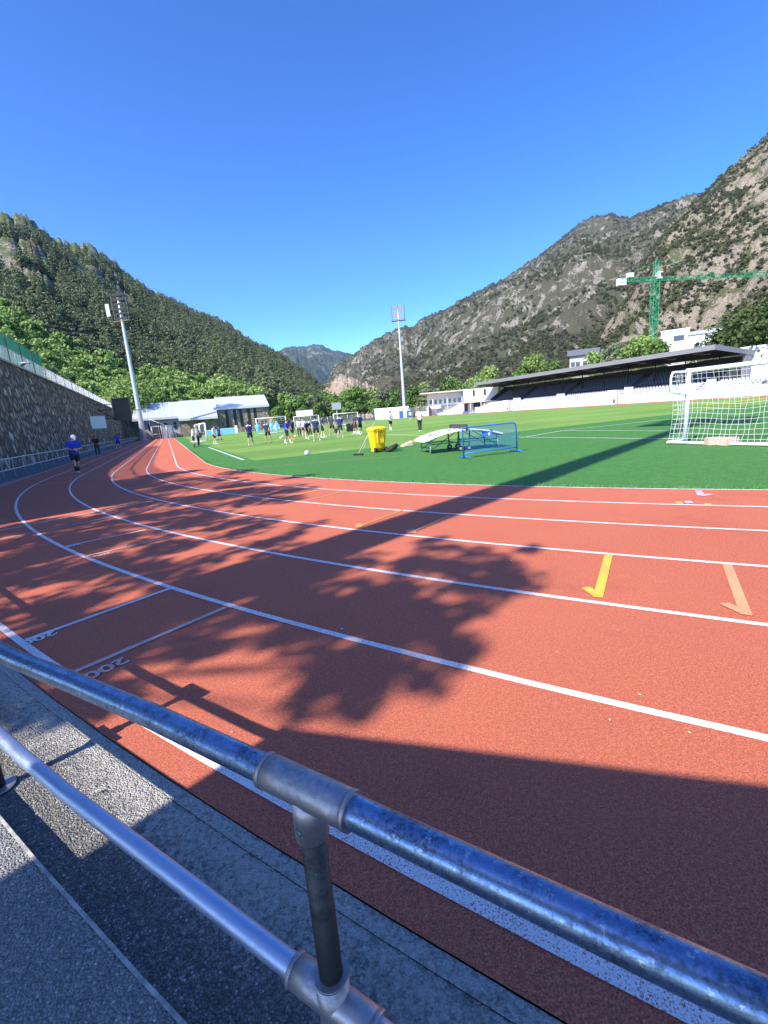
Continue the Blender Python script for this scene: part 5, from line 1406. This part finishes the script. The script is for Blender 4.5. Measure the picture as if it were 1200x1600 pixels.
        capsule(body, P_(w_ + fa * .03 - pz_ * .025), P_(w_ + fa * .075 - pz_ * .062), .013 * k, .011 * k, 6)
        if shirt: capsule(sh, P_(s - ua * .01), P_(s + ua * .19), .070 * k, .066 * k)
    b_ = pend(body, 'body', SKIN[skin], t, voxel * .8, 3)
    if shirt:
        so_ = pend(sh, 'shirt', CL[shirt], t, voxel)
        if yoke:
            yk = MB(); capsule(yk, P_(ch + up * .10 + rt * -.15), P_(ch + up * .10 + rt * .15), .081 * k, .081 * k); pend(yk, 'shirt_yoke', CL[yoke], t, voxel)
    pend(st, 'trousers' if trousers else 'shorts', CL[shorts], t, voxel)
    if not trousers and socks in CL: pend(sk, 'socks', CL[socks], t, voxel)
    pend(fo, 'shoes', CL[shoes], t, voxel * .8)
    if cap:
        cm_ = MB(); cm_.ball(P_(hc + hd * .035 - hf * .01), .112 * k, 16, 12, (.92, 1, .95)); capsule(cm_, P_(hc + hf * .08 + hd * .05), P_(hc + hf * .16 + hd * .03), .05 * k, .03 * k); pend(cm_, 'cap', CL[cap], t, voxel * .8)
    else: 
        # hair sits behind and above the face
        pend(ha, 'hair', CL['hair'], t, voxel * .8)
    return t
def fz(u, deg=0.0):     # facing: 0 looks at the viewer, 180 away, positive turns to the viewer's right
    a, e = azel(u, 680); return -a + rad(deg)
P_ = person
tr = 'runners and walkers on the track'
P_(G(122, 739.5), fz(118, 18), 'runner in blue shirt and white cap looking down on the shaded track', 'blue', 'black', ((26, 10, 3), (-6, 22, 2)), ((14, 14, 66, 62), (18, 14, 72, 58)), 12, 4, 34, 0, False, 'black', 'shoe', 'white', 0, .012, tr)
P_(G(154, 713), fz(154, 10), 'person in black clothes standing by the railing of the shaded track', 'black', 'dark', ((6, 3, 4), (-5, 6, 4)), ((20, 10, 50, 40), (20, 10, 50, 40)), 3, 0, 12, 0, True, 'black', 'shoe', None, 1, .014, tr, 1.68)
P_(G(186, 701), fz(184, 165), 'runner in blue shirt and black shorts farther along the shaded track', 'blue', 'black', ((30, 25, 3), (-14, 40, 3)), ((30, 10, 80, 10), (-30, 10, 70, 0)), 8, 0, 5, 0, False, 'short', 'shoe', None, 0, .015, tr)
P_(G(304.5, 699), fz(304, 75), 'trainer in white shirt and black shorts beside the track edge on the left', 'white', 'black', ((4, 2, 3), (-4, 4, 3)), ((25, 5, 60, 20), (20, 5, 50, 20)), 4, 0, 15, 0, False, 'dark', 'dark')
P_(G(311.5, 697.5), fz(311, 60), 'trainer in grey shirt and black trousers holding a dark jacket by the small goal', 'grey', 'black', ((3, 2, 4), (-4, 4, 4)), ((30, 5, 70, 30), (30, 5, 60, 10)), 3, 0, 15, 0, True, 'dark', 'dark', None, 1)
P_(G(337, 694.5), fz(337, 60), 'player in white shirt and black shorts walking near the touchline corner', 'white', 'black', ((14, 5, 3), (-12, 14, 3)), ((10, 8, 20, 0), (-6, 8, 20, 0)), 2, 0, 6, 0, False, 'sock', 'shoe', None, 2)
P_(G(344, 690), fz(344, 120), 'player in dark navy top walking just behind the white shirted player', 'navy', 'black', ((12, 5, 3), (-10, 14, 3)), ((10, 8, 20, 0), (-10, 8, 20, 0)), 2, 0, 4, 0, False, 'dark', 'shoe')
P_(G(392.5, 695.5), fz(392, 195), 'player in navy shirt with pale shoulders and bare legs seen from behind on the left', 'navy', 'black', ((7, 3, 8), (-5, 3, 8)), ((8, 6, 20, 10), (8, 10, 20, 10)), 2, 3, 0, 0, False, 'short', 'shoe', None, 2, yoke='white')
P_(G(420, 692), fz(418, -30), 'player in navy shirt and orange boots with hands low by the far goal dummies', 'navy', 'black', ((10, 4, 8), (-4, 4, 10)), ((12, 10, 25, 15), (12, 10, 25, 15)), 4, -5, 10, 0, False, 'short', 'shoe_o', None, 0, yoke='grey')
P_(G(450, 692.5), fz(449, 60), 'player in bright blue and navy striding right with dark shorts', 'blue', 'black', ((26, 6, 4), (-16, 14, 4)), ((20, 8, 35, 0), (-14, 8, 25, 0)), 8, 0, 10, 0, False, 'sock', 'shoe', None, 1)
P_(G(458, 686.5), fz(457, 40), 'player in charcoal shirt and orange boots behind the striding blue player', 'dark', 'black', ((16, 4, 4), (-14, 12, 4)), ((12, 10, 30, 0), (-8, 10, 30, 0)), 6, 3, 5, 0, False, 'short', 'shoe_o', None, 1)
P_(G(468.5, 682), fz(468, 15), 'man in white shirt and long black trousers standing with a ball at his feet', 'white', 'black', ((5, 3, 5), (-4, 5, 5)), ((6, 8, 18, 8), (6, 8, 18, 8)), 2, 0, 8, 0, True, 'dark', 'dark')
P_(G(475.5, 681), fz(475, 0), 'player in white shirt half hidden behind the stooping player', 'white', 'black', None, None, 2, 0, 4, 0, False, 'sock', 'shoe', None, 2)
P_(G(479, 687.5), fz(479, 30), 'player in navy bending forward with one arm stretched to the right', 'navy', 'black', ((48, 62, 6), (18, 30, 8)), ((40, 12, 30, 0), (62, 45, 10, 0)), 46, 0, -22, 0, False, 'sock', 'shoe', None, 0)
P_(G(485, 681), fz(485, 60), 'player in white shirt leaning with black legs behind the stooping player', 'white', 'black', ((28, 20, 6), (-14, 10, 8)), ((10, 20, 20, 0), (20, 30, 20, 0)), 10, 0, 0, 0, True, 'dark', 'shoe', None, 1)
P_(G(495.5, 688.8), fz(495, 178), 'player in navy shirt with pale yoke standing legs apart, seen from behind in the middle', 'navy', 'black', ((3, 2, 9), (3, 2, 9)), ((6, 9, 15, 5), (6, 9, 15, 5)), 1, 0, 0, 0, False, 'short', 'shoe', None, 2, yoke='grey')
P_(G(505, 684), fz(505, 85), 'slim player in dark teal top seen from the side among the group', 'teal', 'black', ((12, 4, 2), (-8, 6, 2)), ((8, 6, 20, 0), (0, 6, 20, 0)), 2, 0, 4, 0, False, 'sock', 'shoe', None, 2)
P_(G(520, 679.5), fz(519, -35), 'tall player in charcoal shirt and shorts walking between the two seen from behind', 'dark', 'black', ((18, 8, 4), (-12, 14, 4)), ((6, 18, 20, 0), (14, 16, 25, 0)), 4, 4, 6, 0, False, 'short', 'shoe', None, 0, hgt=1.86)
P_(G(532.5, 684), fz(532, 172), 'player in navy shirt and dark shorts seen from behind, left of the yellow bin', 'navy', 'dark', ((5, 3, 6), (-4, 5, 6)), ((8, 10, 20, 5), (4, 12, 25, 5)), 2, -2, 4, 0, False, 'short', 'shoe', None, 2, yoke='grey')
P_(G(556, 679), fz(556, -70), 'player in charcoal top facing left beside the black bag', 'dark', 'dark', ((10, 4, 4), (-8, 8, 4)), ((12, 8, 25, 0), (4, 8, 25, 0)), 4, 0, 10, 0, False, 'sock', 'shoe', None, 1)
P_(G(563.5, 679), fz(563, 30), 'player in navy with grey yoke standing just left of the yellow bin', 'navy', 'black', ((9, 4, 6), (-6, 6, 6)), ((10, 12, 25, 0), (10, 14, 25, 0)), 3, 3, 8, 0, False, 'sock', 'shoe', None, 0, yoke='grey')
P_(G(611, 672), fz(610, 40), 'player in white shirt and black shorts standing behind the yellow bin', 'white', 'black', ((6, 3, 4), (-6, 5, 4)), ((20, 8, 60, 30), (20, 8, 55, 30)), 2, 0, 8, 0, False, 'sock', 'shoe', None, 0)
P_(G(656.5, 674), fz(655, 15), 'bearded man in white shirt and tight black trousers behind the white table', 'white', 'black', ((8, 3, 0), (-6, 5, 1)), ((4, 14, 10, 0), (4, 10, 16, 0)), 1, 0, 6, 0, True, 'dark', 'shoe', None, 1)
P_(G(641.5, 656), fz(641, 0), 'far small player in white shirt near the blue portable toilets', 'white', 'dark', None, None, 1, 0, 3, 0, False, 'sock', 'shoe', None, 0)
P_(G(647.5, 653.5), fz(647, 0), 'far small person in dark tracksuit near the blue portable toilets', 'dark', 'black', None, None, 1, 0, 3, 0, True, 'dark', 'dark', None, 1)
dg = bpy.context.evaluated_depsgraph_get()
for o_ in PEND:
    me = bpy.data.meshes.new_from_object(o_.evaluated_get(dg)); old = o_.data; mats = list(old.materials)
    o_.modifiers.clear(); o_.data = me; me.name = o_.name
    me.polygons.foreach_set('use_smooth', [True] * len(me.polygons))
    if not me.materials:
        for m_ in mats: me.materials.append(m_)
tj = thing('jacket', G(311.5, 697.5) + Vector((.28, -.25, .75)), 'dark jacket hanging over the arm of the grey shirted trainer', 'jacket')
mb = MB(); taper(mb, 0, .45, .15, .22, .05, .07); bevelled(mb.build('cloth', M['black'], tj), .04, 3); MB().tube([(-.18, 0, .42), (-.22, .02, .05)], .05, 8).build('sleeve', M['black'], tj)

# ------------------------------------------------------------------ single trees
def big_tree(u, v_top, D, z0, w, seed, kind, label, mat='leafA', k=3000, leaf=.26, group=None, clumps=24):
    p = at(u, v_top, D); h = p.z - z0
    return make_tree('pine_tree' if kind == 'pine' else 'broadleaf_tree', (p.x, p.y, z0), h, w, seed, kind, label, 'tree', group, mat, k, leaf, clumps)
big_tree(200, 597, 140, 6, 17, 11, 'b', 'bright yellow green tree behind the scoreboard', 'leafB', 4200, .30, clumps=34)
big_tree(240, 610, 150, 3, 10, 12, 'b', 'dark green tree between the left floodlight mast and the hall roof', 'leafA', 2600, .28)
# belt of trees across the far end
row = [(430, 626, 178, 9), (447, 616, 182, 10), (462, 622, 176, 9), (477, 612, 190, 11), (492, 618, 178, 9), (507, 611, 186, 11), (522, 616, 178, 10), (538, 608, 188, 11), (552, 604, 182, 11), (566, 606, 190, 11), (580, 604, 184, 11), (594, 610, 180, 10), (607, 608, 188, 10), (660, 598, 190, 9)]
names = ['leftmost tree of the far belt beside the foot of the forest', 'rounded tree in the far belt over the white billboard', 'low tree in the far belt over the left edge of the white billboard', 'tall tree in the far belt rising behind the white billboard', 'low tree in the far belt right of the white billboard',
         'tall tree in the far belt left of the small grey board', 'low tree in the far belt behind the small grey board', 'broad tree in the far belt right of the small grey board', 'tree in the far belt under the pale cliff', 'tree in the far belt just left of the yellow bin below the cliff edge',
         'tree in the far belt above the left end of the white cabin', 'rounded tree in the far belt above the middle of the white cabin', 'tree in the far belt just left of the far floodlight mast', 'tree behind the dark conifer beside the clubhouse']
for i, (u, v, D_, w) in enumerate(row):
    big_tree(u, v, D_, 0, w, 30 + i, 'b', names[i], 'leafD' if i in (4, 11) else ('leafB' if i % 3 == 1 else 'leafA'), 2000, .34, 'belt of trees at the far end')
for i, (u, v, D_, w) in enumerate([(453, 630, 168, 6), (500, 628, 168, 6), (530, 626, 170, 7), (560, 622, 170, 7), (588, 622, 168, 7), (612, 620, 168, 7), (437, 633, 160, 6), (475, 632, 166, 6), (545, 628, 165, 6)]):
    big_tree(u, v, D_, 0, w, 60 + i, 'b', ['low bush in the far belt under the white billboard', 'low bush in the far belt between the two boards', 'low bush in the far belt beside the grey board post', 'low bush in the far belt over the rightmost far goal', 'low bush in the far belt touching the cabin roof', 'low bush in the far belt by the mast foot',
              'low bush in the far belt near the hall corner', 'low bush in the far belt over the middle far goal', 'low bush in the far belt over the black bag'][i], 'leafA', 1100, .30, 'low bushes of the far belt', 14)
big_tree(666, 588, 160, 0, 11, 81, 'pine', 'dark spreading conifer left of the cream clubhouse', 'leafC', 3000, .36)
big_tree(646, 604, 168, 0, 8, 82, 'b', 'green tree right behind the far floodlight mast', 'leafA', 1800, .3)
big_tree(705, 591, 175, 2, 11, 83, 'b', 'bright green tree behind the clubhouse roof', 'leafB', 2200, .32); big_tree(762, 575, 158, 2, 13, 84, 'b', 'bright green tree behind the left end of the grandstand roof', 'leafB', 2600, .32)
big_tree(745, 590, 165, 2, 9, 85, 'b', 'smaller green tree left of the grandstand roof end', 'leafA', 1700, .3)
big_tree(835, 556, 150, 2, 11, 86, 'b', 'bright tree peeping over the middle of the grandstand roof', 'leafB', 2400, .30); big_tree(868, 562, 148, 2, 9, 87, 'b', 'low spreading tree over the grandstand roof beside the dark roofed house', 'leafA', 2000, .30); big_tree(815, 570, 152, 2, 8, 91, 'b', 'small tree over the left half of the grandstand roof', 'leafA', 1500, .3)
big_tree(1005, 524, 132, 3, 12, 88, 'b', 'leafy tree in front of the crane mast', 'leafB', 3200, .28); big_tree(962, 534, 136, 3, 11, 89, 'b', 'pale leafy tree left of the crane mast above the grandstand roof', 'leafD', 3000, .28); big_tree(930, 545, 138, 3, 8, 90, 'b', 'small tree beside the dark slate house', 'leafB', 1800, .28); big_tree(1028, 532, 128, 3, 7, 92, 'b', 'narrow tree right of the crane mast against the white house', 'leafA', 1600, .28)
big_tree(1195, 470, 104, 0, 17, 93, 'b', 'huge dark green tree at the right edge above the white box building', 'leafE', 6500, .30, clumps=44); big_tree(1150, 505, 112, 0, 13, 94, 'b', 'dark green tree between the white house and the huge tree', 'leafE', 4200, .30, clumps=30); big_tree(1250, 460, 106, 0, 16, 95, 'b', 'dark green tree beyond the right edge', 'leafE', 4500, .30, clumps=30)
big_tree(1118, 530, 108, 0, 8, 96, 'b', 'small olive tree at the end of the grandstand roof', 'leafE', 2200, .26)

# ------------------------------------------------------------------ unseen trees and an added roof behind the photographer, shading the track
def shade_tree(x, y, h, w, seed, kind, label, k=1500, leaf=.30, mat='leafA', clumps=16):
    return make_tree('pine_tree' if kind == 'pine' else 'broadleaf_tree', (x, y, 0), h, w, seed, kind, label, 'tree', None, mat, k, leaf, clumps)
def limb_tree(x, y, H_, blobs, seed, label):
    """an unseen loose tree, there for its shade, whose leafy boughs are listed one by one: where their shade falls, how high they hang, how big they are"""
    t = thing('broadleaf_tree', (x, y, 0), label, 'tree'); r = np.random.default_rng(seed); cs, rs, ks = [], [], []
    for (u, v, h, R_) in blobs:
        g = G(u, v); l_ = h / math.tan(SUN_EL); c_ = (g.x - l_ * SX - x, g.y - l_ * SY - y, h)
        m = max(2, int(R_ * 9))
        for q in range(m):
            d_ = r.normal(size=3) * R_ * .75; cs.append((c_[0] + d_[0], c_[1] + d_[1], c_[2] + d_[2] * .6)); rs.append(R_ * (.62 + .45 * r.random())); ks.append(int(540 * rs[-1] ** 2 + 9))
    V, F = leaf_cloud(cs, rs, ks, .07, r); npmesh('crown', V, F, M['leafA'], False, t)
    top = max(c[2] for c in cs); mb = MB()
    mx, my = float(np.mean([c[0] for c in cs])), float(np.mean([c[1] for c in cs]))
    pts = [(mx * f ** 1.7, my * f ** 1.7, H_ * f) for f in [i / 8 for i in range(9)]]
    mb.tube(pts, [.24 * (1 - .8 * i / 8) for i in range(9)], 9)
    step = 0
    for c in cs[::2]:
        f = min(.98, max(.45, (c[2] - 1.3) / H_)); j = min(7, int(f * 8)); p0 = pts[j]
        m = [(p0[q] + c[q]) / 2 for q in range(3)]; m[2] += .12
        mb.tube([p0, m, c], [.028, .014, .006], 6)
    mb.build('trunk', M['bark'], t); return t
limb_tree(-8.9, -3.2, 10.2, [(795, 878, 10.3, .30), (745, 890, 10.2, .34), (690, 908, 10.1, .34), (640, 925, 10.0, .26), (650, 1000, 9.6, .28), (600, 1005, 9.5, .30), (560, 990, 9.5, .34), (520, 968, 9.4, .32), (690, 1015, 9.7, .22), (725, 980, 9.9, .18),
    (545, 1065, 9.3, .24), (558, 1092, 9.1, .17), (478, 1050, 9.2, .13), (508, 1022, 9.3, .18), (430, 955, 9.3, .30), (380, 925, 9.2, .36), (445, 905, 9.5, .40), (330, 905, 9.1, .36), (500, 885, 9.8, .34), (560, 868, 10.0, .34), (620, 858, 10.2, .28), (250, 955, 8.9, .28), (285, 1008, 8.7, .12),
    (105, 960, 8.6, .42), (55, 1000, 8.3, .36), (150, 942, 8.8, .28), (20, 965, 8.4, .40), (190, 972, 8.7, .20), (130, 1010, 8.4, .22), (30, 1078, 7.7, .26), (78, 1102, 7.7, .2), (15, 1135, 7.5, .24), (60, 905, 8.7, .45), (20, 850, 9.0, .5), (120, 895, 8.9, .3), (215, 905, 8.9, .35), (270, 885, 9.2, .35), (175, 885, 9.0, .3), (210, 1000, 8.6, .22), (225, 860, 9.2, .3), (620, 955, 9.7, .25), (575, 930, 9.6, .25), (580, 1045, 9.4, .22), (620, 1040, 9.5, .2), (760, 905, 10.1, .25), (820, 868, 10.4, .22), (470, 930, 9.5, .35), (520, 920, 9.6, .35), (590, 900, 9.8, .3), (650, 885, 10.0, .28), (700, 950, 9.9, .22), (610, 975, 9.6, .25), (410, 980, 9.2, .22), (300, 940, 9.0, .28), (350, 965, 9.0, .25)], 141, 'loose boughed tree behind the railing beside the rear floodlight mast')
limb_tree(-11.2, 1.3, 10.6, [(40, 868, 9.6, .60), (120, 852, 9.7, .48), (10, 900, 9.2, .45), (200, 830, 9.8, .50), (262, 800, 10.2, .60), (325, 772, 10.6, .60), (400, 764, 11.0, .62), (455, 768, 11.0, .42), (330, 800, 10.2, .45), (235, 868, 9.5, .32), (300, 852, 9.7, .36), (375, 832, 10.0, .32), (455, 832, 10.2, .36), (400, 850, 9.9, .30), (180, 790, 10.0, .55), (140, 815, 9.8, .5), (60, 820, 9.8, .6), (90, 850, 9.6, .5), (0, 830, 9.5, .6), (240, 780, 10.3, .5), (285, 760, 10.8, .5), (365, 760, 10.9, .5), (420, 780, 10.8, .4), (290, 820, 10.0, .45), (210, 850, 9.7, .4), (410, 815, 10.3, .35), (345, 745, 11.2, .6), (430, 748, 11.4, .4)], 142, 'unseen loose boughed shade tree near the end of the rubble wall')
shade_tree(-17.5, 6.3, 15.5, 6.2, 143, 'b', 'unseen tall shade tree standing behind the near end of the rubble wall', 1100, .34, clumps=13)
hc_ = 3.1; off = hc_ / math.tan(SUN_EL); cx_, cy_ = -.60 - off * SX, 2.03 - off * SY
ed = Vector((math.sin(rad(106)), math.cos(rad(106)), 0)); bk = Vector((-SX, -SY, 0))
t = thing('shade_canopy', (cx_, cy_, 0), 'unseen flat open roof added behind the photographer to shade the walkway', 'shade_canopy', rz=math.atan2(ed.y, ed.x))  # unseen roof added to cast the shade edge, kept open for sky fill
bkl = Matrix.Rotation(-t.rotation_euler.z, 2) @ Vector((bk.x, bk.y))
poly = [(0, 0), (14, 0), (14 + bkl.x * 3.2, bkl.y * 3.2), (bkl.x * 3.2, bkl.y * 3.2)]
MB().prism(poly[::-1], hc_ - .14, hc_).build('roof', M['conc'], t)
for x in (3.5, 8.5, 13.5):
    for q in (1.2, 3.0): MB().tube([(x + bkl.x * q, bkl.y * q, -.02), (x + bkl.x * q, bkl.y * q, hc_ - .141)], .05, 10).build('post', M['galvpole'], t)  # posts of the added unseen roof

# ------------------------------------------------------------------ the air between here and the mountains
HAZE = 5.0e-5
mb = MB().box((-600, 2600, 1050), (7200, 8400, 2160)); 
hz_ = NT('haze_air'); hz_.t.nodes.remove(hz_.b)
pv = hz_.n('ShaderNodeVolumePrincipled'); pv.inputs['Color'].default_value = (.42, .66, 1.0, 1); pv.inputs['Density'].default_value = HAZE; pv.inputs['Anisotropy'].default_value = 0.1
hz_.l(pv.outputs[0], hz_.t.nodes['Material Output'].inputs['Volume'])
hb = mb.build('haze', hz_.m); hb['kind'] = 'stuff'; tag(hb, 'thin blue air in front of the far mountains', 'haze')

SUN_E, SKY_STR, SKY_SAT, SKY_HUE, SKY_GAM, EXPO = 4.7, 0.089, 1.17, 0.508, 1.43, 1.12

# ------------------------------------------------------------------ camera, light, sky
c, s = math.cos(ROL), math.sin(ROL); cp, sp = math.cos(PIT), math.sin(PIT)
right = Vector((c, -s * sp, -s * cp)); upv = Vector((s, c * sp, c * cp)); fwd = Vector((0, cp, -sp))
cam = bpy.data.cameras.new('camera'); co = bpy.data.objects.new('camera', cam); COL.objects.link(co)
cam.sensor_fit = 'VERTICAL'; cam.sensor_height = 36; cam.lens = FPX / 1600 * 36
cam.clip_start = 0.05; cam.clip_end = 30000
Mx = Matrix((right, upv, -fwd)).transposed().to_4x4(); Mx.translation = EYE
co.matrix_world = Mx; S.camera = co
sl = bpy.data.lights.new('sun', 'SUN'); sl.energy = SUN_E; sl.angle = rad(0.53); sl.color = (1.0, 0.925, 0.80)
so = bpy.data.objects.new('sun', sl); COL.objects.link(so)
d = Vector((SX * math.cos(SUN_EL), SY * math.cos(SUN_EL), -math.sin(SUN_EL)))
so.rotation_euler = d.to_track_quat('-Z', 'Y').to_euler(); so.location = (-40, -40, 60)
W = bpy.data.worlds.new('World'); S.world = W; W.use_nodes = True
nt = W.node_tree; bg = nt.nodes['Background']
sky = nt.nodes.new('ShaderNodeTexSky'); sky.sky_type = 'NISHITA'; sky.sun_disc = False
sky.sun_elevation = SUN_EL; sky.sun_rotation = SUN_AZ + PI; sky.altitude = 1500; sky.air_density = 1.0; sky.dust_density = 1.3; sky.ozone_density = 3.2
hs = nt.nodes.new('ShaderNodeHueSaturation'); hs.inputs['Saturation'].default_value = SKY_SAT; hs.inputs['Hue'].default_value = SKY_HUE; hs.inputs['Value'].default_value = 1.0
gm = nt.nodes.new('ShaderNodeGamma'); gm.inputs[1].default_value = SKY_GAM; nt.links.new(sky.outputs[0], gm.inputs[0]); nt.links.new(gm.outputs[0], hs.inputs['Color']); nt.links.new(hs.outputs[0], bg.inputs[0]); bg.inputs[1].default_value = SKY_STR
S.view_settings.view_transform = 'Standard'; S.view_settings.look = 'None'; S.view_settings.exposure = EXPO; S.view_settings.gamma = 1
S.view_settings.use_curve_mapping = False
S.cycles.max_bounces = 6; S.cycles.diffuse_bounces = 3; S.cycles.transparent_max_bounces = 8; S.cycles.volume_bounces = 0
S.cycles.use_denoising = True
